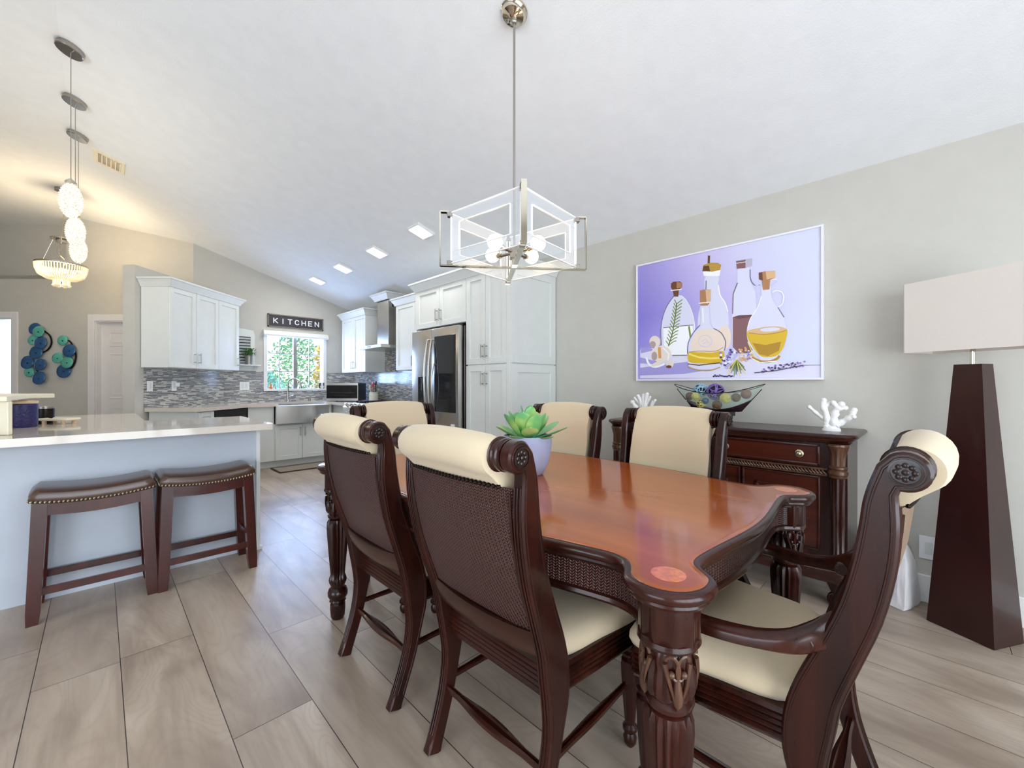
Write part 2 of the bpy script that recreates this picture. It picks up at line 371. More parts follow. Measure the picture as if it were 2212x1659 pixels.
def thing(name, label, cat, loc=(0, 0, 0), rotz=0.0, group=None):
    o = bpy.data.objects.new(name, None); COL.objects.link(o); o.empty_display_size = 0.1
    o.location = loc; o.rotation_euler = (0, 0, rotz); PM[o.name] = frame(loc, rotz)
    return tag(o, label, cat, group)
def tag(o, label, cat, group=None, kind=None):
    o['label'] = label; o['category'] = cat
    if group: o['group'] = group
    if kind: o['kind'] = kind
    return o
def struct(o, label=None):
    o['kind'] = 'structure'
    if label: o['label'] = label; 
    return o
def dup(src, loc, rotz, label, group=None):
    r = src.copy(); COL.objects.link(r); r.location = loc; r.rotation_euler = (0, 0, rotz); r['label'] = label
    if group: r['group'] = group
    def kids(a, b):
        for ch in a.children:
            c = ch.copy(); COL.objects.link(c); c.parent = b; kids(ch, c)
    kids(src, r); PM[r.name] = frame(loc, rotz); return r
def smooth_loop(pts, sub=4):
    out = []; n = len(pts)
    for i in range(n):
        p0, p1, p2, p3 = (Vector(pts[(i+k) % n]) for k in (-1, 0, 1, 2))
        for j in range(sub):
            t = j/sub; out.append(tuple(0.5*((2*p1)+(-p0+p2)*t+(2*p0-5*p1+4*p2-p3)*t*t+(-p0+3*p1-3*p2+p3)*t**3)))
    return out
def smooth_path(pts, sub=4):
    pts = [Vector(p) for p in pts]; q = [2*pts[0]-pts[1]]+pts+[2*pts[-1]-pts[-2]]; out = []
    for i in range(1, len(q)-2):
        for j in range(sub):
            t = j/sub; p0, p1, p2, p3 = q[i-1:i+3]
            out.append(0.5*((2*p1)+(-p0+p2)*t+(2*p0-5*p1+4*p2-p3)*t*t+(-p0+3*p1-3*p2+p3)*t**3))
    out.append(pts[-1]); return out
def cam_pt(r, t, z=0.0):
    p = DV*t+RV*r; return Vector((p.x, p.y, z))
F_RIGHT = lambda y, x: axes((x, y, 0), (0, 1, 0), (-1, 0, 0))      # u along +Y, n towards the room
F_BACK = lambda x, y: axes((x, y, 0), (1, 0, 0), (0, -1, 0))       # u along +X
F_DIAG = lambda r, t: axes(cam_pt(r, t), DV, RV)                   # u away along the angled wall, n into the kitchen
F_END = lambda r, t: axes(cam_pt(r, t), RV, -DV)

# ------------------------------------------------------------------ room shell
XR, YB = 3.21, 7.28
ZC = lambda x: min(3.4426-0.303*x, 3.50)
XRG = (3.4426-3.50)/0.303
YN, XL = -2.6, -4.6
o = MB().box(XL-0.2, XR+0.2, YN-0.2, 7.6, -0.1, 0).box(XL-0.2, 0.75, 7.6, 13.4, -0.1, 0).build('floor', 'floor_planks'); struct(o)
c_ = MB()
c_.prism([(XR+0.15, ZC(XR+0.15)), (XRG, 3.50), (XL-0.2, 3.50), (XL-0.2, 3.65), (XRG, 3.65), (XR+0.15, ZC(XR+0.15)+0.15)], YN-0.15, 7.7, 'xz')
c_.prism([(0.75, ZC(0.75)), (XRG, 3.50), (XL-0.2, 3.50), (XL-0.2, 3.65), (XRG, 3.65), (0.75, ZC(0.75)+0.15)], 7.7, 13.4, 'xz'); o = c_.build('ceiling', 'ceiling_paint', smooth=0); struct(o)
o = MB().box(XR, XR+0.12, YN-0.1, YB+0.1, 0, 2.50).build('wall_right', 'wall_paint'); struct(o)
# back (window) wall with the window hole
wx0, wx1, wz0, wz1 = 1.80, 2.745, 1.10, 2.01
cs = cam_pt(-4.457, 5.83); xe = cs.x
b_ = MB()
def wallpoly(b_, x0, x1, z0, z1=None):
    za, zb = (z1, z1) if z1 else (ZC(x0)+0.02, ZC(x1)+0.02)
    b_.prism([(x0, z0), (x1, z0), (x1, zb), (x0, za)], YB, YB+0.14, 'xz')
wallpoly(b_, xe, wx0, 0); wallpoly(b_, wx0, wx1, 0, wz0); wallpoly(b_, wx0, wx1, wz1); wallpoly(b_, wx1, XR+0.1, 0)
o = b_.build('wall_back', 'wall_paint', smooth=0); struct(o)
# angled hall wall (parallel to the picture), with two door openings
RF = frame((0, 0, 0), ANG)      # local x = right, local y = away
h_ = MB(RF); TH = 5.83
zr = lambda r, t=TH: ZC(t*DV.x+r*RV.x)
def hpoly(r0, r1, z0, z1, t0=TH, t1=TH+0.14):
    if z1 is None: h_.prism([(r0, z0), (r1, z0), (r1, zr(r1)+0.03), (r0, zr(r0)+0.03)], t0, t1, 'xz')
    else: h_.prism([(r0, z0), (r1, z0), (r1, z1), (r0, z1)], t0, t1, 'xz')
dA0, dA1, dzA = -5.83, -5.0, 2.07
dB0, dB1, dzB = -7.85, -6.99, 2.11
rk = XRG
hpoly(dA1, -4.457, 0, None); hpoly(dA0, dA1, dzA, None); hpoly(-6.20, dA0, 0, None)
hpoly(dB1, -6.20, 0, 2.71); hpoly(dB0, dB1, dzB, 2.71); hpoly(-13, dB0, 0, 2.71)
hpoly(-13, -6.20, 2.71, 3.56, TH+0.22, TH+0.34); hpoly(-13, -6.20, 2.66, 2.71, TH, TH+0.34); hpoly(-6.24, -6.20, 2.66, 3.56, TH, TH+0.34)
o = h_.build('wall_hall', 'wall_paint', smooth=0, origin=(0, 0, 0), rotz=ANG); struct(o)
# kitchen partition, angled, stops below the ceiling
o = MB(RF).box(-4.336, -4.2, 4.64, 6.3, 0, 2.52).build('wall_partition', 'wall_paint', smooth=0, origin=(0, 0, 0), rotz=ANG)
struct(o)
# unseen walls behind and left of the camera, glazed openings added for light
n_ = MB().box(XL, -2.6, YN-0.12, YN, 0, 3.65).box(1.8, XR+0.1, YN-0.12, YN, 0, 3.4).box(-2.6, 1.8, YN-0.12, YN, 2.4, 3.65)
o = n_.build('wall_front', 'wall_paint', smooth=0); struct(o)
n_ = MB().box(XL-0.12, XL, YN, -1.1, 0, 3.6).box(XL-0.12, XL, 2.3, 13.4, 0, 3.6).box(XL-0.12, XL, -1.1, 2.3, 2.4, 3.6)
o = n_.build('wall_left', 'wall_paint', smooth=0); struct(o)
def glazing(name, M, w, h, nm):
    t = MB(M)
    t.box(0, 0.06, -0.06, 0.0, 0, h).box(w-0.06, w, -0.06, 0, 0, h).box(0, w, -0.06, 0, h-0.06, h).box(0, w, -0.06, 0, 0, 0.05)
    for i in range(1, nm): t.box(w*i/nm-0.04, w*i/nm+0.04, -0.06, 0, 0, h)
    o = t.build(name, 'white_trim'); struct(o)
    g = MB(M).box(0.03, w-0.03, -0.034, -0.028, 0.03, h-0.03).build('glass', 'window_glass', o)
glazing('window_2', axes((-2.6, YN, 0), (1, 0, 0), (0, 1, 0)), 4.4, 2.4, 4)
glazing('window_3', axes((XL, -1.1, 0), (0, 1, 0), (1, 0, 0)), 3.4, 2.4, 3)
# baseboards
o = MB().box(XR-0.018, XR, YN, 2.60, 0, 0.15, 0.004).build('baseboard_right', 'white_trim'); struct(o)
o = MB(RF).box(-6.93, -5.94, TH-0.016, TH, 0, 0.13, 0.004).build('baseboard_hall', 'white_trim', origin=(0, 0, 0), rotz=ANG); struct(o)
# doors of the hall
def casing(M, u0, u1, h, w=0.09):
    return MB(M).box(u0-w, u0, 0, 0.02, 0, h+w, 0.003).box(u1, u1+w, 0, 0.02, 0, h+w, 0.003).box(u0, u1, 0, 0.02, h, h+w, 0.003)\
        .box(u0-0.001, u0+0.015, -0.13, 0.0, 0, h).box(u1-0.015, u1, -0.13, 0.0, 0, h).box(u0, u1, -0.13, 0, h-0.015, h)
ME = F_END(0, TH)
d = casing(ME, dA0, dA1, dzA).build('door_1', 'door_white'); struct(d)
sl = MB(ME); sl.box(dA0+0.015, dA1-0.015, -0.11, -0.07, 0.01, dzA-0.016)
o = sl.build('door_leaf', 'door_white', d)
pn = MB(ME)
for (ua, ub) in ((dA0+0.13, dA0+0.37), (dA0+0.46, dA0+0.70)):
    for (za, zb) in ((1.72, 1.93), (0.98, 1.62), (0.2, 0.86)):
        for q in ((ua, ub, za, za+0.02), (ua, ub, zb-0.02, zb), (ua, ua+0.02, za, zb), (ub-0.02, ub, za, zb)): pn.box(q[0], q[1], -0.072, -0.062, q[2], q[3], 0.004)
        pn.box(ua+0.05, ub-0.05, -0.072, -0.063, za+0.05, zb-0.05, 0.004)
pn.build('panel_moulding', 'door_white', d)
d = casing(ME, dB0, dB1, dzB).build('door_2', 'door_white'); struct(d)
MB(ME).box(dB0-0.4, dB1+0.5, -1.6, -1.5, 0, 2.6).box(dB0-0.5, dB0-0.4, -1.6, -0.14, 0, 2.6).box(dB1+0.5, dB1+0.6, -1.6, -0.14, 0, 2.6).build('inner_wall', 'pale_room', d)
light('AREA', 'daylight_side_room', tuple(cam_pt(-7.9, 6.6, 1.5)), 40, (0.85, 0.94, 1.0), 0.5, 1.6, tuple(RV+DV*0.9))

# ------------------------------------------------------------------ kitchen window
fw = F_BACK(0, YB)
t = MB(fw); t.box(wx0, wx0+0.05, -0.14, 0.012, wz0, wz1).box(wx1-0.05, wx1, -0.14, 0.012, wz0, wz1).box(wx0, wx1, -0.14, 0.012, wz1-0.04, wz1).box(wx0, wx1, -0.14, 0.03, wz0-0.02, wz0+0.015)
wo_ = t.build('window_1', 'white_trim', smooth=0); struct(wo_)
mx_ = (wx0+wx1)/2
t = MB(fw).box(mx_-0.025, mx_+0.025, -0.11, -0.06, wz0, wz1)
for u in ((wx0+mx_)/2+0.01, (wx1+mx_)/2-0.01): t.box(u-0.006, u+0.006, -0.095, -0.075, wz0, wz1)
for k in (1, 2):
    z = wz0+(wz1-wz0-0.06)*k/3+0.01; t.box(wx0, wx1, -0.095, -0.075, z-0.006, z+0.006)
t.build('window_frame', 'galvanized', wo_, smooth=0)
MB(fw).box(wx0+0.03, wx1-0.03, -0.088, -0.084, wz0, wz1).build('pane', 'window_glass', wo_)
t = MB(fw).prism([(0.0, 1.94), (0.075, 1.935), (0.085, 1.96), (0.06, 2.02), (0.0, 2.035)], wx0-0.012, wx1+0.012, 'yz')
o = t.build('roller_blind_box', 'white_trim', smooth=0); tag(o, 'white roller blind box across the top of the kitchen window', 'blind')
# outdoors beyond the kitchen window
mat('lawn', (120, 150, 70), 0.9, vary=0.3, vscale=3); mat('bush_green', (90, 165, 90), 0.7, vary=0.5, vscale=6); mat('bush_teal', (90, 170, 150), 0.7, vary=0.5, vscale=6)
mat('bush_yellow', (235, 200, 40), 0.7, vary=0.3, vscale=6); mat('bark', (170, 130, 110), 0.9, vary=0.3)
o = MB().box(-2, 9, 7.6, 20, -0.35, -0.3).build('lawn', 'lawn'); tag(o, 'sunlit green lawn outside the kitchen window', 'lawn')
rng = random.Random(5)
def bush(name, loc, rad, hgt, m, label, n=900, ls=0.09, cat='shrub'):
    b_ = MB(); 
    for i in range(n):
        a = rng.random()*2*PI; q = rng.random()**0.5; zz = rng.random(); rr = rad*q*math.sin(PI*(0.12+0.8*zz))
        c = Vector((loc[0]+rr*math.cos(a), loc[1]+rr*math.sin(a), loc[2]+hgt*(0.15+0.85*zz)))
        d1 = Vector((rng.uniform(-1, 1), rng.uniform(-1, 1), rng.uniform(-0.2, 1))).normalized(); d2 = d1.orthogonal().normalized()
        l = ls*rng.uniform(0.7, 1.3); b_.add([tuple(c), tuple(c+d1*l*0.5+d2*l*0.28), tuple(c+d1*l), tuple(c+d1*l*0.5-d2*l*0.28)], [(0, 1, 2, 3)])
    r = thing(name, label, cat, loc)
    b_.build('foliage', m, r, smooth=0)
    MB().tube([loc, (loc[0], loc[1], loc[2]+hgt*0.7)], 0.04).build('stem', 'bark', r)
    return r
bush('garden_shrub', (2.2, 9.3, -0.3), 0.75, 1.7, 'bush_teal', 'blue green leafy shrub filling the lower left window panes', 3200)
bush('garden_shrub', (3.2, 10.3, -0.3), 0.6, 2.9, 'bush_green', 'tall green shrub behind the upper left window panes', 2200)
bush('garden_shrub', (3.55, 9.6, -0.3), 0.16, 2.3, 'bush_yellow', 'slim yellow shrub left of the window centre right sash', 900, 0.14)
bush('garden_shrub', (4.35, 9.7, -0.3), 0.20, 2.5, 'bush_yellow', 'slim yellow shrub at the far right window panes', 1000, 0.14)
bush('garden_shrub', (5.0, 10.6, -0.3), 0.8, 2.0, 'bush_green', 'low green shrub behind the yellow ones outside', 2600)
for (x, y, l) in ((4.0, 10.25, 'pale palm trunk between the yellow shrubs outside'), (5.2, 12.2, 'pale palm trunk furthest right outside the window')):
    o = MB().tube([(x, y, -0.3), (x+0.05, y, 1.2), (x-0.05, y, 3.4)], 0.09, 10).build('palm_trunk', 'bark', origin=(x, y, -0.3)); tag(o, l, 'trunk')
# tile splashbacks
o = MB(RF).box(-4.2, -4.192, 4.75, 6.07, 0.915, 1.378).build('trim_1', 'mosaic_y', smooth=0, origin=(0, 0, 0), rotz=ANG); struct(o)
o = MB().box(1.285, wx0, YB-0.008, YB, 0.915, 1.385).box(wx0, wx1, YB-0.008, YB, 0.915, wz0-0.02).box(wx1, XR, YB-0.008, YB, 0.915, 1.385).build('trim_2', 'mosaic_x', smooth=0); struct(o)
o = MB().box(XR-0.008, XR, 4.18, YB-0.008, 0.915, 1.375).box(XR-0.008, XR, 5.18, 6.09, 1.375, 1.72).build('trim_3', 'mosaic_y', smooth=0); struct(o)
# ------------------------------------------------------------------ cabinet parts
def shaker(parent, M, u0, u1, z0, z1, name='door', m='cabinet_white', st=0.057):
    t = MB(M); g = 0.0025; u0 += g; u1 -= g; z0 += g; z1 -= g
    t.box(u0, u0+st, 0, 0.021, z0, z1, 0.0015).box(u1-st, u1, 0, 0.021, z0, z1, 0.0015)
    t.box(u0+st, u1-st, 0, 0.021, z0, z0+st, 0.0015).box(u0+st, u1-st, 0, 0.021, z1-st, z1, 0.0015)
    t.box(u0+st, u1-st, 0, 0.009, z0+st, z1-st)
    return t.build(name, m, parent)
def handle(parent, M, u, z, L=0.13, horiz=False):
    t = MB(M)
    if horiz:
        t.tube([(u-L/2, 0.052, z), (u+L/2, 0.052, z)], 0.006); t.tube([(u-L*0.36, 0.02, z), (u-L*0.36, 0.052, z)], 0.005); t.tube([(u+L*0.36, 0.02, z), (u+L*0.36, 0.052, z)], 0.005)
    else:
        t.tube([(u, 0.052, z-L/2), (u, 0.052, z+L/2)], 0.006); t.tube([(u, 0.02, z-L*0.36), (u, 0.052, z-L*0.36)], 0.005); t.tube([(u, 0.02, z+L*0.36), (u, 0.052, z+L*0.36)], 0.005)
    return t.build('handle', 'nickel', parent)
def door_h(parent, M, u0, u1, z0, z1, hu=None, hz=None, L=0.13):
    d = shaker(parent, M, u0, u1, z0, z1)
    if hu is not None: handle(d, M, hu, hz, L)
    return d
CROWN = [(0.0, 0.0), (0.012, 0.0), (0.018, 0.02), (0.05, 0.07), (0.062, 0.078), (0.062, 0.095), (0.0, 0.095)]
def crown(parent, pts, z, M=None, name='crown_moulding', s=1.0):
    """open path of (x,y) with outward side to the right; profile CROWN swept with mitred corners"""
    P = [Vector(p) for p in pts]; secs = []
    for i, p in enumerate(P):
        d1 = (P[i]-P[i-1]).normalized() if i > 0 else (P[1]-P[0]).normalized()
        d2 = (P[i+1]-P[i]).normalized() if i < len(P)-1 else d1
        n1 = Vector((d1.y, -d1.x)); n2 = Vector((d2.y, -d2.x)); m = (n1+n2); m = m/(m.length_squared/2)
        secs.append([(p.x+m.x*o*s, p.y+m.y*o*s, z+h*s) for o, h in CROWN])
    return MB(M).loft(secs).build(name, 'cabinet_white', parent, smooth=20)

# --- upper cabinet on the angled partition (local x = along wall away from camera, y = out)
def cab(name, label, M, u0, u1, depth, z0, z1, doors, hz, L=0.13, cat='cabinet', group=None, toe=False, mt='cabinet_white'):
    o_ = M @ Vector((u0, 0, z0)); r = thing(name, label, cat, tuple(o_), math.atan2(M[1][0], M[0][0])-(PI/2 if abs(M[0][0]) < .9 else 0) if 0.1 < abs(M[0][0]) < .9 else 0.0, group)
    t = MB(M)
    depth -= 0.006
    if toe: t.box(u0, u1, -depth, 0, z0+0.1, z1, 0.001).box(u0, u1, -depth, -0.07, z0, z0+0.1)
    else: t.box(u0, u1, -depth, 0, z0, z1, 0.001)
    t.build('body', mt, r)
    for d in doors:
        a, b_, hu = d[:3]; za = d[3] if len(d) > 3 else (z0+0.1 if toe else z0); zb = d[4] if len(d) > 4 else z1; hh = d[5] if len(d) > 5 else hz
        door_h(r, M, a, b_, za, zb, hu, hh, L)
    return r
RW = -4.2
M = F_DIAG(RW+0.31, 0)
r = cab('upper_cabinet', 'white two-door upper cabinet on the angled partition wall', M, 4.71, 5.50, 0.31, 1.378, 2.30, [(4.715, 5.11, 5.075), (5.11, 5.50, 5.145)], 1.50, group='white shaker cabinets')
crown(r, [(-4.194, 4.71), (-3.869, 4.71), (-3.869, 5.50)], 2.295, RF)
r = cab('upper_cabinet', 'narrow white one-door upper cabinet beside the plant shelf', M, 5.50, 5.91, 0.31, 1.378, 2.30, [(5.50, 5.91, 5.87)], 1.50, group='white shaker cabinets')
crown(r, [(-3.869, 5.50), (-3.869, 5.91), (-4.194, 5.91)], 2.295, RF)
# --- uppers on the right wall
XU = 2.88
MU = F_RIGHT(0, XU+0.021)
r = cab('upper_cabinet', 'white two-door upper cabinet left of the range hood', MU, 6.09, 6.95, 0.309, 1.375, 2.26, [(6.09, 6.52, 6.485), (6.52, 6.95, 6.555)], 1.49, group='white shaker cabinets')
crown(r, [(XR-.007, 6.95), (XU, 6.95), (XU, 6.09), (XR-.007, 6.09)], 2.25)
r = cab('upper_cabinet', 'white upper cabinet between range hood and refrigerator', MU, 4.20, 5.17, 0.309, 1.375, 2.26, [(4.20, 4.68, None), (4.68, 5.17, 4.72)], 1.49, group='white shaker cabinets')
crown(r, [(XR-.007, 5.17), (XU, 5.17), (XU, 4.25)], 2.25)
XT = 2.59; MT = F_RIGHT(0, XT+0.021)
r = cab('upper_cabinet', 'white two-door cabinet over the refrigerator', MT, 3.27, 4.18, 0.599, 1.81, 2.25, [(3.27, 3.725, 3.69), (3.725, 4.18, 3.76)], 1.93, group='white shaker cabinets')
MB().box(XT+0.001, XR-.006, 4.18, 4.20, 0, 2.25).build('side_panel', 'cabinet_white', r)
crown(r, [(XU+0.02, 4.20), (XT, 4.20), (XT, 3.27)], 2.24)
# pantry
r = thing('pantry_cabinet', 'tall white four-door pantry cabinet right of the refrigerator', 'cabinet', (XT, 2.62, 0), 0, 'white shaker cabinets')
MB().box(XT+0.021, XR-.006, 2.641, 3.268, 0.1, 2.25, 0.001).box(XT+0.09, XR-.006, 2.66, 3.26, 0, 0.1).build('body', 'cabinet_white', r)
for (a, b_, hu) in ((2.69, 2.978, 2.95), (2.978, 3.268, 3.006)):
    door_h(r, MT, a, b_, 0.11, 1.372, hu, 1.24); door_h(r, MT, a, b_, 1.378, 2.25, hu, 1.50)
MB().box(XT, XT+0.021, 2.641, 2.69, 0.1, 2.25, 0.001).build('filler_strip', 'cabinet_white', r)
ME2 = axes((0, 2.641, 0), (1, 0, 0), (0, -1, 0))
shaker(r, ME2, XT, XR-0.007, 1.378, 2.25, 'side_panel', st=0.075); shaker(r, ME2, XT, XR-0.007, 0.02, 1.372, 'side_panel', st=0.075)
crown(r, [(XT, 3.27), (XT, 2.62), (XR-0.007, 2.62)][::-1] if False else [(XT, 3.27), (XT, 2.62), (XR-0.007, 2.62)], 2.24)

# refrigerator
r = thing('refrigerator', 'stainless french door refrigerator with dark glass panel beside the pantry', 'refrigerator', (2.9, 3.73, 0))
MB().box(2.60, 3.19, 3.30, 4.165, 0.02, 1.78, 0.004).build('body', 'steel_dark', r)
XD = 2.52
def fd(y0, y1, z0, z1, nm='door'):
    return MB().box(XD, 2.597, y0, y1, z0, z1, 0.012, 2).build(nm, 'steel', r)
dl = fd(3.777, 4.165, 0.70, 1.78); dr = fd(3.30, 3.771, 0.70, 1.78); fz = fd(3.30, 4.165, 0.06, 0.69, 'freezer_drawer')
MB().box(XD-0.006, XD+0.01, 3.345, 3.71, 0.90, 1.69, 0.003).build('glass_panel', 'black_glass', dr)
MB().box(XD-0.004, XD+0.01, 3.36, 3.42, 0.765, 0.785).build('badge', 'plate_white', dr)
MB().box(XD-0.004, XD+0.01, 3.87, 4.03, 0.92, 1.27, 0.003).box(XD-0.010, XD+0.002, 3.955, 3.99, 1.12, 1.26, 0.003).build('water_dispenser', 'black_glass', dl)
def bow(y, z0, z1, par, out=0.065, rr=0.011, y2=0):
    pts = [(XD+0.004, y, z0)]+[(XD-out*math.sin(PI*(0.12+0.76*i/14)), y+y2*math.sin(PI*i/14), z0+(z1-z0)*i/14) for i in range(15)]+[(XD+0.004, y, z1)]
    MB().tube(pts, rr, 10).build('handle', 'steel', par)
bow(3.812, 0.78, 1.66, dl); bow(3.737, 0.78, 1.66, dr); bow(3.70, 0.96, 1.40, dr, 0.05, 0.008)
MB().tube([(XD, 3.38, 0.62), (XD-0.05, 3.42, 0.625), (XD-0.06, 3.73, 0.63), (XD-0.05, 4.04, 0.625), (XD, 4.08, 0.62)], 0.011, 10).build('handle', 'steel', fz)
MB().box(2.58, 2.66, 3.31, 3.38, 1.781, 1.80).build('hinge_cover', 'black_plastic', r)

# range hood
r = thing('range_hood', 'stainless chimney range hood between the upper cabinets', 'range hood', (3.05, 5.63, 1.68))
t = MB(); t.box(2.70, XR-0.002, 5.25, 6.01, 1.69, 1.735, 0.004)
t.add([(2.72, 5.27, 1.735), (3.2, 5.27, 1.735), (3.2, 5.99, 1.735), (2.72, 5.99, 1.735), (2.93, 5.47, 1.76), (3.2, 5.47, 1.76), (3.2, 5.79, 1.76), (2.93, 5.79, 1.76)], [(0, 1, 5, 4), (1, 2, 6, 5), (2, 3, 7, 6), (3, 0, 4, 7), (4, 5, 6, 7)])
t.build('canopy', 'steel', r, smooth=10)
MB().box(2.93, XR-0.002, 5.47, 5.80, 1.74, 2.42, 0.002).build('chimney', 'steel', r)
t = MB()
for i in range(4): t.box(2.99+i*0.035, 3.01+i*0.035, 5.466, 5.471, 2.30, 2.38)
t.build('vent_slots', 'black_plastic', r)
MB().box(2.698, 2.703, 5.55, 5.71, 1.70, 1.725).build('control_strip', 'black_glass', r)
o = crown(r, [(XR, 5.45), (2.91, 5.45), (2.91, 5.82), (XR, 5.82)][::-1], 2.40, s=1.05)
MB().box(2.90, XR-0.002, 5.44, 5.83, 2.415, 2.44).build('chimney_cap', 'cabinet_white', r)

# range
r = thing('range_cooker', 'stainless gas range with row of front knobs below the hood', 'stove', (2.86, 5.63, 0))
MB().box(2.58, 3.18, 5.255, 6.005, 0.03, 0.90, 0.004).build('body', 'steel', r)
MB().prism([(2.50, 0.80), (2.58, 0.80), (2.62, 0.905), (2.56, 0.915), (2.50, 0.86)], 5.255, 6.005, 'xz').build('control_panel', 'steel', r, smooth=10)
for i in range(5):
    y = 5.36+i*0.135
    k = MB(Matrix.Translation((2.525, y, 0.885)) @ Matrix.Rotation(-math.radians(50), 4, 'Y')); k.lathe([(0.024, 0), (0.024, 0.012), (0.018, 0.035), (0.016, 0.04)], (0, 0, 0), 16).box(-0.005, 0.005, -0.022, 0.022, 0.03, 0.05, 0.002)
    k.build('knob', 'chrome', r)
MB().box(2.62, 3.17, 5.27, 5.99, 0.905, 0.918, 0.003).build('cooktop', 'black_glass', r)
t = MB()
for y0 in (5.30, 5.64):
    for q in range(3): t.tube([(2.66, y0+0.03+q*0.13, 0.935), (3.13, y0+0.03+q*0.13, 0.935)], 0.006, 6)
    for q in range(3): t.tube([(2.70+q*0.19, y0, 0.935), (2.70+q*0.19, y0+0.31, 0.935)], 0.006, 6)
    for a in (2.68, 3.11):
        for b_ in (y0+0.03, y0+0.29): t.box(a-0.006, a+0.006, b_-0.006, b_+0.006, 0.917, 0.935)
t.build('burner_grate', 'black_plastic', r)
dd = MB().box(2.545, 2.58, 5.265, 5.995, 0.22, 0.79, 0.006).build('oven_door', 'steel', r)
MB().box(2.54, 2.55, 5.36, 5.90, 0.34, 0.66).build('oven_window', 'black_glass', dd)
MB().tube([(2.55, 5.32, 0.73), (2.50, 5.32, 0.74), (2.50, 5.94, 0.74), (2.55, 5.94, 0.73)], 0.012, 10).build('handle', 'steel', dd)

# base run: window wall, angled run, right wall
YF = 6.55; MW = F_BACK(0, YF+0.021)
rd = -3.60
ux = cam_pt(rd, 5.64).x     # inner corner x
r = cab('base_cabinet', 'narrow white base cabinet between dishwasher corner and sink', MW, 1.44, 1.755, 0.60, 0, 0.87, [], 0, toe=True, group='white shaker cabinets')
r = cab('sink_cabinet', 'white two-door base cabinet under the farmhouse sink', MW, 1.755, 2.50, 0.66, 0, 0.62, [(1.765, 2.128, 2.095, 0.10, 0.60), (2.128, 2.49, 2.16, 0.10, 0.60)], 0.50, toe=True, group='white shaker cabinets')
r = cab('base_cabinet', 'white corner base cabinet right of the sink', MW, 2.50, 2.56, 0.66, 0, 0.87, [], 0, toe=True, group='white shaker cabinets')
MB().box(2.59, 3.205, 6.03, 7.26, 0.0, 0.87, 0.002).build('corner_body', 'cabinet_white', r)
r = cab('base_cabinet', 'white base cabinet between range and refrigerator', F_RIGHT(0, 2.60), 4.22, 5.24, 0.6, 0, 0.87, [(4.22, 4.73, 4.69), (4.73, 5.24, 4.77)], 0.76, toe=True, group='white shaker cabinets')
MD = F_DIAG(rd-0.021, 0)
r = cab('base_cabinet', 'white base cabinet at the near end of the angled counter', MD, 4.79, 5.04, 0.56, 0, 0.87, [(4.79, 5.04, None, 0.10, 0.70), (4.79, 5.04, None, 0.71, 0.865)], 0.5, toe=True, group='white shaker cabinets')
r = thing('dishwasher', 'dishwasher with dark control strip under the angled counter', 'dishwasher', tuple(cam_pt(rd, 5.34)))
MB(MD).box(5.045, 5.64, -0.56, 0, 0.1, 0.868).build('body', 'steel_dark', r)
MB(MD).box(5.05, 5.635, 0, 0.02, 0.1, 0.75, 0.003).build('front_panel', 'steel', r)
MB(MD).box(5.05, 5.635, 0, 0.03, 0.76, 0.862, 0.004).build('control_strip', 'black_plastic', r)
MB(MD).tube([(5.12, 0.02, 0.72), (5.12, 0.06, 0.725), (5.56, 0.06, 0.725), (5.56, 0.02, 0.72)], 0.011, 8).build('handle', 'nickel', r)
# worktops (one continuous slab each)
pts = []
a = cam_pt(-4.19, 4.75); b_ = cam_pt(-3.575, 4.75); c2 = None
# intersection of inner edge r=-3.575 with y = YF-0.03
tt = (YF-0.03-RV.y*(-3.575))/DV.y; c2 = cam_pt(-3.575, tt)
tk = (YB-0.009-RV.y*(-4.19))/DV.y; e_ = cam_pt(-4.19, tk)
outl = [(a.x, a.y), (b_.x, b_.y), (c2.x, c2.y), (1.80, YF-0.03), (1.80, 7.02), (2.455, 7.02), (2.455, YF-0.03), (2.535, YF-0.03), (2.535, 6.02), (XR-0.009, 6.02), (XR-0.009, YB-0.009), (e_.x, e_.y)]
t = MB().prism(outl, 0.872, 0.915); o = t.build('worktop', 'quartz', smooth=0, origin=(a.x, a.y, 0.872)); tag(o, 'white quartz worktop along the kitchen window wall', 'worktop')
o = MB().box(2.535, XR-0.009, 4.205, 5.245, 0.872, 0.915, 0.003).build('worktop', 'quartz', origin=(2.87, 4.7, 0.872)); tag(o, 'short white quartz worktop between range and refrigerator', 'worktop')
# sink
r = thing('farmhouse_sink', 'stainless apron-front farmhouse sink under the window', 'sink', (2.13, 6.75, 0.62))
t = MB(); n = 12
fr = [(1.765+0.725*i/n, YF-0.055-0.035*math.sin(PI*i/n)) for i in range(n+1)]
t.prism([(1.765, YF+0.03)]+fr[::1]+[(2.49, YF+0.03)], 0.625, 0.872) ; t.build('apron', 'steel', r)
t = MB(); t.box(1.80, 1.81, YF+0.03, 7.02, 0.66, 0.88).box(2.445, 2.455, YF+0.03, 7.02, 0.66, 0.88).box(1.80, 2.455, 7.01, 7.02, 0.66, 0.88).box(1.80, 2.455, YF+0.03, 7.02, 0.65, 0.665); t.build('basin', 'steel', r)
MB().prism([(1.765, YF+0.03)]+fr+[(2.49, YF+0.03)], 0.873, 0.883).build('front_rim', 'plate_white', r)
r = thing('kitchen_faucet', 'tall gooseneck steel faucet behind the sink', 'faucet', (2.10, 7.12, 0.915))
MB().lathe([(0.028, 0.915), (0.028, 0.925), (0.018, 0.94), (0.016, 1.06)], (2.10, 7.12, 0), 14).build('base', 'nickel', r)
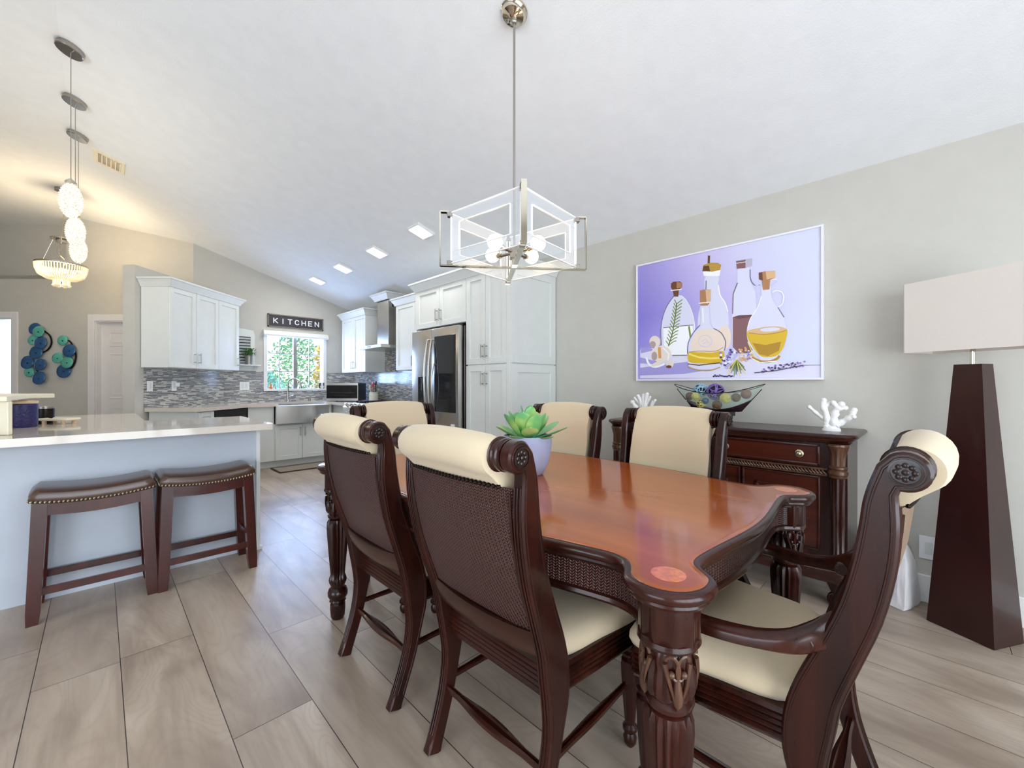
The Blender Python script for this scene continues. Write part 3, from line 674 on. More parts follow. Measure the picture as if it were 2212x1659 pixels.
t = MB(); t.tube([(2.10, 7.12, 1.04), (2.10, 7.12, 1.19)]+[(2.10+0.065*(1-math.cos(a*PI/10)), 7.12-0.07*(1-math.cos(a*PI/10)), 1.19+0.085*math.sin(a*PI/10)) for a in range(1, 10)]+[(2.235, 6.975, 1.185)], 0.0125, 10); t.build('neck', 'nickel', r)
MB().tube([(2.233, 6.977, 1.21), (2.24, 6.97, 1.12)], 0.018, 10).build('spray_head', 'nickel', r)
MB().tube([(2.11, 7.12, 0.99), (2.17, 7.10, 1.01)], 0.006, 8).build('lever', 'nickel', r)
r = thing('soap_dispenser', 'small steel soap dispenser right of the faucet', 'dispenser', (2.42, 7.12, 0.915))
MB().cyl((2.42, 7.12, 0), 0.018, 0.915, 0.965, 12).build('base', 'nickel', r); MB().tube([(2.42, 7.12, 0.96), (2.42, 7.12, 0.985), (2.43, 7.07, 0.985)], 0.006, 8).build('spout', 'nickel', r)
# sill items
ys = YB+0.02
r = thing('orange_figurine', 'small orange ornament at the left end of the window sill', 'figurine', (1.90, ys-0.03, 1.115))
MB().lathe([(0.022, 0), (0.028, 0.02), (0.014, 0.045), (0.018, 0.06), (0.008, 0.085)], (1.90, ys-0.03, 1.115), 14).build('body', 'orange', r)
for x, l in ((1.965, 'tiny dark ornament beside the orange one on the sill'), (2.50, 'left one of the two tiny white ornaments on the sill'), (2.545, 'right one of the two tiny white ornaments on the sill')):
    o = MB().lathe([(0.014, 0), (0.017, 0.012), (0.009, 0.03), (0.012, 0.04), (0.003, 0.052)], (x, ys-0.03, 1.115), 12).build('sill_ornament', 'galvanized' if x < 2 else 'ceramic', origin=(x, ys-0.03, 1.115)); tag(o, l, 'ornament', 'ornaments on the window sill')
r = thing('letter_block', 'small framed block ornament at the right end of the sill', 'ornament', (2.665, ys-0.03, 1.115))
MB().box(2.625, 2.705, ys-0.05, ys-0.02, 1.116, 1.215, 0.008).build('frame', 'iron_dark', r)
MB().lathe([(0.022, -0.003), (0.022, 0.003)], (2.665, ys-0.052, 1.19), 12, axis='y').lathe([(0.03, -0.003), (0.03, 0.003)], (2.665, ys-0.052, 1.145), 12, axis='y').build('letter', 'plate_white', r)
# kitchen sign
r = thing('kitchen_sign', 'black sign reading KITCHEN above the window', 'sign', (2.27, YB, 2.085))
MB(fw).box(1.868, 2.675, 0.001, 0.016, 2.10, 2.272).build('board', 'sign_black', r)
t = MB(fw); t.box(1.853, 2.69, 0.001, 0.026, 2.085, 2.102).box(1.853, 2.69, 0.001, 0.026, 2.27, 2.287).box(1.853, 1.87, 0.001, 0.026, 2.085, 2.287).box(2.673, 2.69, 0.001, 0.026, 2.085, 2.287); t.build('frame', 'sign_frame', r)
def letters(parent, word, M, u0, step, z0, h, wd, th, m):
    G = {'K': [((0, 0), (0, 1)), ((0, .42), (.9, 1)), ((.25, .55), (1, 0))], 'I': [((.5, 0), (.5, 1))], 'T': [((0, 1), (1, 1)), ((.5, 0), (.5, 1))],
         'C': [((.98, .78), (.8, .95)), ((.8, .95), (.5, 1)), ((.5, 1), (.2, .9)), ((.2, .9), (.02, .65)), ((.02, .65), (.02, .35)), ((.02, .35), (.2, .1)), ((.2, .1), (.5, 0)), ((.5, 0), (.8, .05)), ((.8, .05), (.98, .22))],
         'H': [((0, 0), (0, 1)), ((1, 0), (1, 1)), ((0, .5), (1, .5))], 'E': [((0, 0), (0, 1)), ((0, 1), (.9, 1)), ((0, .5), (.8, .5)), ((0, 0), (.9, 0))], 'N': [((0, 0), (0, 1)), ((0, 1), (1, 0)), ((1, 0), (1, 1))]}
    for i, ch in enumerate(word):
        t = MB(M); uu = u0+i*step-wd/2
        for k, (a, b_) in enumerate(G[ch]):
            A = Vector((uu+a[0]*wd, 0.018, z0+a[1]*h)); B = Vector((uu+b_[0]*wd, 0.018, z0+b_[1]*h)); d = (B-A).normalized()*th*0.4
            A -= d; B += d; pn = Vector((-(B-A).z, 0, (B-A).x)).normalized()*th/2; e = 0.0002*k
            t.add([tuple(A-pn+Vector((0, y, 0))) for y in (-.002+e,)]+[tuple(B-pn+Vector((0, -.002+e, 0))), tuple(B+pn+Vector((0, -.002+e, 0))), tuple(A+pn+Vector((0, -.002+e, 0))),
                   tuple(A-pn+Vector((0, .003+e, 0))), tuple(B-pn+Vector((0, .003+e, 0))), tuple(B+pn+Vector((0, .003+e, 0))), tuple(A+pn+Vector((0, .003+e, 0)))],
                  [(0, 3, 2, 1), (4, 5, 6, 7), (0, 1, 5, 4), (1, 2, 6, 5), (2, 3, 7, 6), (3, 0, 4, 7)])
        t.build('letter', m, parent, smooth=0)
letters(r, 'KITCHEN', fw, 1.965, 0.1035, 2.15, 0.072, 0.056, 0.013, 'sign_letter')
# shutter shelf with plant
r = thing('shutter_shelf', 'white louvered shutter plaque with small shelf left of the window', 'shelf', (1.55, YB, 1.39))
t = MB(fw); t.box(1.42, 1.70, 0.001, 0.02, 1.39, 1.46); t.prism([(1.42, 1.46), (1.68, 1.46), (1.68, 1.93), (1.66, 2.0), (1.42, 2.03)], 0.001, 0.015, 'xz'); t.box(1.42, 1.435, 0.014, 0.03, 1.50, 1.90).box(1.62, 1.64, 0.014, 0.03, 1.50, 1.90).box(1.42, 1.64, 0.014, 0.03, 1.90, 1.925)
t.build('back_board', 'cabinet_white', r)
t = MB(fw)
for i in range(9): t.add([(1.435, 0.016, 1.51+i*0.044), (1.62, 0.016, 1.51+i*0.044), (1.62, 0.03, 1.535+i*0.044), (1.435, 0.03, 1.535+i*0.044), (1.435, 0.019, 1.508+i*0.044), (1.62, 0.019, 1.508+i*0.044), (1.62, 0.033, 1.533+i*0.044), (1.435, 0.033, 1.533+i*0.044)], [(0, 1, 2, 3), (4, 5, 6, 7), (0, 1, 5, 4), (2, 3, 7, 6)])
t.build('louvers', 'cabinet_white', r); MB(fw).box(1.435, 1.62, 0.0145, 0.0152, 1.50, 1.90).build('shadow_board', 'black_plastic', r)
t = MB(fw).box(1.42, 1.73, 0.0, 0.17, 1.462, 1.477, 0.003).prism([(0.0, 1.462), (0.12, 1.462), (0.02, 1.395), (0.0, 1.395)], 1.66, 1.675, 'yz').prism([(0.0, 1.462), (0.12, 1.462), (0.02, 1.395), (0.0, 1.395)], 1.46, 1.475, 'yz'); t.build('shelf_board', 'cabinet_white', r)
r = thing('herb_pot', 'small grey metal pot of green herbs on the shutter shelf', 'plant', (1.585, YB-0.102, 1.477))
c = (1.585, YB-0.102, 0)
MB().lathe([(0.050, 1.478), (0.058, 1.60), (0.062, 1.602), (0.062, 1.61), (0.052, 1.61)], c, 16).build('pot', 'galvanized', r)
t = MB(); rg = random.Random(2)
for i in range(170):
    a = rg.random()*2*PI; rr = 0.085*rg.random()**0.5; z = 1.60+0.11*rg.random(); p = Vector((c[0]+rr*math.cos(a), c[1]+rr*math.sin(a)*0.75, z)); d = Vector((math.cos(a), math.sin(a), 0.8)).normalized()*0.035; s_ = d.cross(Vector((0, 0, 1))).normalized()*0.011
    t.add([tuple(p), tuple(p+d*0.5+s_), tuple(p+d), tuple(p+d*0.5-s_)], [(0, 1, 2, 3)])
t.build('leaves', 'leaf_green', r, smooth=0)
# microwave, set across the corner
r0, t0 = -2.66, 6.54
MMW = axes(cam_pt(r0, t0, 0), RV, -DV)
r = thing('microwave', 'stainless microwave with black door across the kitchen corner', 'microwave', tuple(cam_pt(r0, t0, 0.915)), ANG)
MB(MMW).box(-0.25, 0.25, -0.34, 0, 0.925, 1.205, 0.004).box(-0.22, -0.2, -0.3, -0.28, 0.915, 0.926).box(0.2, 0.22, -0.06, -0.04, 0.915, 0.926).build('case', 'black_plastic', r)
MB(MMW).box(-0.25, 0.25, 0, 0.018, 0.927, 1.205, 0.003).build('door', 'steel', r); MB(MMW).box(-0.243, 0.24, 0.016, 0.022, 0.965, 1.17, 0.002).build('door_glass', 'black_glass', r)
MB(MMW).box(-0.19, 0.2, 0.021, 0.024, 1.05, 1.065).build('handle_trim', 'black_plastic', r)
# utensil crock
c = (3.03, 6.12, 0.915)
r = thing('utensil_crock', 'white ceramic utensil crock beside the range', 'crock', c)
MB().lathe([(0.068, 0), (0.072, 0.01), (0.072, 0.115), (0.066, 0.125), (0.07, 0.14), (0.066, 0.15), (0.06, 0.15), (0.06, 0.02)], c, 24).build('pot', 'ceramic', r)
for (dx, dy, tx, ty, m, l, k) in ((-0.02, 0.02, -0.03, 0.07, 'beige_plastic', 'beige spatula in the utensil crock', 0), (0, -0.01, 0.0, 0.03, 'beige_plastic', 'salmon spoon in the middle of the crock', 1), (-0.01, -0.03, -0.02, -0.01, 'red_plastic', 'red spatula at the front of the crock', 2), (0.02, -0.04, 0.0, -0.06, 'black_plastic', 'black ladle at the right of the crock', 3)):
    a = Vector((c[0]+dx, c[1]+dy, 0.945)); b2 = Vector((c[0]+tx, c[1]+ty, 1.14+0.02*k))
    u = thing('kitchen_utensil', l, 'utensil', tuple(a), 0, 'utensils in the crock')
    MB().tube([a, b2], 0.006, 8).build('shaft', m, u)
    MB(Matrix.Translation(b2)).lathe([(0.004, -0.035), (0.03, -0.02), (0.033, 0.02), (0.02, 0.035)], (0, 0, 0), 14, sx=0.35).build('head', m, u)
# outlets on the splashbacks
def plate(M, u, z, w_, h_, label, kind='outlet', toggles=1, name='wall_outlet', group='white wall plates'):
    r = thing(name, label, kind, tuple(M @ Vector((u, 0.009, z-h_/2))), 0, group)
    MB(M).box(u-w_/2, u+w_/2, 0.0085, 0.014, z-h_/2, z+h_/2, 0.002).build('cover_plate', 'plate_white', r)
    for i in range(toggles):
        uu = u+(i-(toggles-1)/2)*0.046; MB(M).box(uu-0.016, uu+0.016, 0.0135, 0.017, z-0.033, z+0.033, 0.002).build('socket', 'cabinet_white', r)
MS = F_DIAG(RW, 0)
plate(MS, 4.82, 1.165, 0.075, 0.12, 'wall outlet at the left end of the mosaic splashback')
plate(MS, 5.165, 1.165, 0.075, 0.12, 'wall outlet with plug in the middle of the angled mosaic')
r = thing('plug_in_freshener', 'clear plug-in air freshener in the middle outlet', 'air freshener', tuple(MS @ Vector((5.19, 0.02, 1.19))))
MB(MS).box(5.165, 5.215, 0.0175, 0.05, 1.16, 1.21, 0.008).build('body', 'plate_white', r); MB(MS).lathe([(0.016, 1.205), (0.02, 1.225), (0.012, 1.25)], (5.19, 0.035, 0), 12).build('bottle', 'bowl_glass', r)
plate(fw, 1.545, 1.16, 0.125, 0.12, 'double outlet plate between the corner and the window', toggles=2)
plate(F_RIGHT(0, XR), 0.015, 0.30, 0.08, 0.125, 'low wall outlet beside the dark floor lamp')
# mat
o = MB()
pts = [(1.72, 6.48), (1.76, 6.18), (1.80, 6.15), (2.9, 6.15), (2.9, 6.48)]
r = thing('sink_mat', 'beige mat with dark border on the floor before the sink', 'mat', (2.2, 6.3, 0))
MB().sweep([(1.72, 6.13), (2.52, 6.13), (2.52, 6.50), (1.72, 6.50)], [(0, 0.012), (0, 0)]).build('mat_pad', 'rug', r)
t = MB()
for q in ((1.70, 2.54, 6.11, 6.13), (1.70, 2.54, 6.50, 6.52), (1.70, 1.72, 6.13, 6.50), (2.52, 2.54, 6.13, 6.50)): t.box(*q, 0, 0.014)
t.build('border', 'rug_edge', r)

# ------------------------------------------------------------------ peninsula
r = thing('peninsula', 'white peninsula base with panelled back behind the two stools', 'kitchen island', (0.2, 3.8, 0))
t = MB(); t.box(-1.9, 0.81, 3.45, 4.10, 0, 0.872); t.box(-1.9, 0.20, 4.10, 5.22, 0, 0.872); t.build('body', 'peninsula_paint', r)
MB().box(0.80, 0.825, 3.42, 3.50, 0, 0.872, 0.002).box(0.795, 0.835, 3.41, 3.50, 0, 0.02).build('corner_trim', 'cabinet_white', r)
o = MB().prism([(-1.95, 3.25), (0.86, 3.25), (0.86, 4.17), (0.24, 4.17), (0.24, 5.28), (-1.95, 5.28)], 0.873, 0.915).build('worktop', 'quartz', smooth=0, origin=(0, 3.8, 0.873)); tag(o, 'large white quartz worktop on the peninsula', 'worktop')
# things on the peninsula
c = cam_pt(-3.115, 2.66, 0.915)
r = thing('navy_canister', 'dark blue textured canister on the peninsula beneath the raised slab', 'canister', tuple(c))
MB().lathe([(0.057, 0), (0.061, 0.01), (0.061, 0.145), (0.057, 0.15)], c, 32).build('body', 'navy', r); MB().lathe([(0.058, 0.15), (0.062, 0.153), (0.062, 0.166), (0.02, 0.17)], c, 32).build('lid', 'tan_wood', r)
c = cam_pt(-3.27, 2.92, 0.915)
r = thing('dark_jar', 'small dark jar right of and behind the navy canister', 'jar', tuple(c))
MB().lathe([(0.04, 0), (0.045, 0.01), (0.045, 0.10), (0.04, 0.105)], c, 24).build('body', 'iron_dark', r); MB().lathe([(0.046, 0.104), (0.046, 0.118), (0.01, 0.12)], c, 24).build('lid', 'galvanized', r)
r = thing('tiered_stand', 'cream wooden stand with raised slab at the left end of the worktop', 'stand', tuple(cam_pt(-3.0, 2.35, 0.915)))
MB(RF).box(-2.95, -2.70, 2.23, 2.255, 0.916, 1.096, 0.004).build('post', 'cream_paint', r)
MB(RF).sweep(smooth_loop([(-3.9, 2.21), (-3.0, 2.20), (-2.72, 2.20), (-2.71, 2.25), (-2.85, 2.38), (-3.12, 2.70), (-3.14, 2.86), (-3.3, 2.87), (-3.9, 2.87)], 2), [(-0.004, 1.124), (0, 1.121), (0, 1.099), (-0.004, 1.096)]).build('slab', 'cream_paint', r)
c = cam_pt(-3.15, 2.88, 0.915)
r = thing('serving_tray', 'low cream footed tray lying on the peninsula worktop', 'tray', tuple(c))
MF = frame(c, ANG)
MB(MF).sweep(smooth_loop([(-0.07, -0.05), (0.10, -0.05), (0.12, 0.0), (0.10, 0.06), (-0.06, 0.06), (-0.08, 0.02)], 4), [(-0.006, 0.034), (0, 0.04), (0.003, 0.03), (-0.01, 0.022)]).build('tray_top', 'cream_paint', r)
t = MB(MF)
for a, b_ in ((-0.05, -0.03), (0.08, -0.03), (-0.05, 0.04), (0.08, 0.04)): t.cyl((a, b_, 0), 0.012, 0.0, 0.024, 10)
t.build('feet', 'tan_wood', r)

# ------------------------------------------------------------------ stools
def make_stool():
    r = thing('bar_stool', 'brown leather saddle stool at the left under the peninsula worktop', 'stool', (0, 0, 0), 0, 'saddle stools at the peninsula')
    hx, hy = 0.225, 0.145
    for sx in (-1, 1):
        for sy in (-1, 1):
            t = MB(); a = 0.024; secs = []
            for z, ox, oy, h in ((0, hx, hy, 0.021), (0.06, hx-0.003, hy-0.002, 0.025), (0.60, hx-0.024, hy-0.02, 0.027)):
                x, y = sx*(ox-0.0), sy*oy; secs.append([(x-h, y-h, z), (x+h, y-h, z), (x+h, y+h, z), (x-h, y+h, z)])
            t.loft(secs).build('leg', 'stool_wood', r, smooth=20)
    for sy in (-1, 1):
        n = 10; y = sy*0.132; pts = [(-0.19+0.38*i/n, 0.532-0.014*math.sin(PI*i/n)) for i in range(n+1)]; top = [(0.19-0.38*i/n, 0.612-0.022*math.sin(PI*i/n)) for i in range(n+1)]
        MB().prism(pts+top, y-0.012, y+0.012, 'xz').build('seat_rail', 'stool_wood', r)
        MB().box(-0.20, 0.20, sy*0.142-0.009, sy*0.142+0.009, 0.135, 0.172, 0.002).build('stretcher', 'stool_wood', r)
    for sx in (-1, 1):
        MB().box(sx*0.2-0.011, sx*0.2+0.011, -0.12, 0.12, 0.53, 0.61, 0.002).build('seat_rail', 'stool_wood', r)
        MB().box(sx*0.212-0.009, sx*0.212+0.009, -0.13, 0.13, 0.19, 0.225, 0.002).build('stretcher', 'stool_wood', r)
    dip = lambda x: 0.022*(1-(x/0.235)**2)
    nx, ny = 22, 12; secs = []
    for i in range(nx+1):
        x = -0.238+0.476*i/nx; e = min(1, (0.238-abs(x))/0.03); k = math.sqrt(max(0.0, 1-(1-e)**2)); secs.append([])
        hy2 = 0.155+0.008*k; zt = 0.668-dip(x)-0.022*(1-k); zb = 0.600-dip(x)
        ring = [(x, -hy2+0.008, zb), (x, -hy2, zb+0.012), (x, -hy2, zb+0.035), (x, -hy2+0.006, zt-0.012), (x, -hy2+0.03, zt-0.002), (x, -0.06, zt+0.003), (x, 0, zt+0.004), (x, 0.06, zt+0.003), (x, hy2-0.03, zt-0.002), (x, hy2-0.006, zt-0.012), (x, hy2, zb+0.035), (x, hy2, zb+0.012), (x, hy2-0.008, zb)]
        secs[-1] = ring
    MB().loft(secs).build('seat_cushion', 'leather', r, smooth=50)
    t = MB()
    for i in range(30):
        x = -0.228+0.456*i/29
        for y in (-0.1645, 0.1645): t.ball((x, y, 0.610-dip(x)), 0.0065, 8, 5)
    for i in range(19):
        y = -0.148+0.296*i/18
        for x in (-0.239, 0.239): t.ball((x, y, 0.612), 0.0055, 8, 5)
    o = t.build('nail_trim', 'brass_nail', r)
    return r
st = make_stool(); st.location = (-0.012, 3.275, 0); PM[st.name] = frame((-0.012, 3.275, 0))
dup(st, (0.482, 3.262, 0), 0, 'brown leather saddle stool at the right, by the peninsula corner', 'saddle stools at the peninsula')
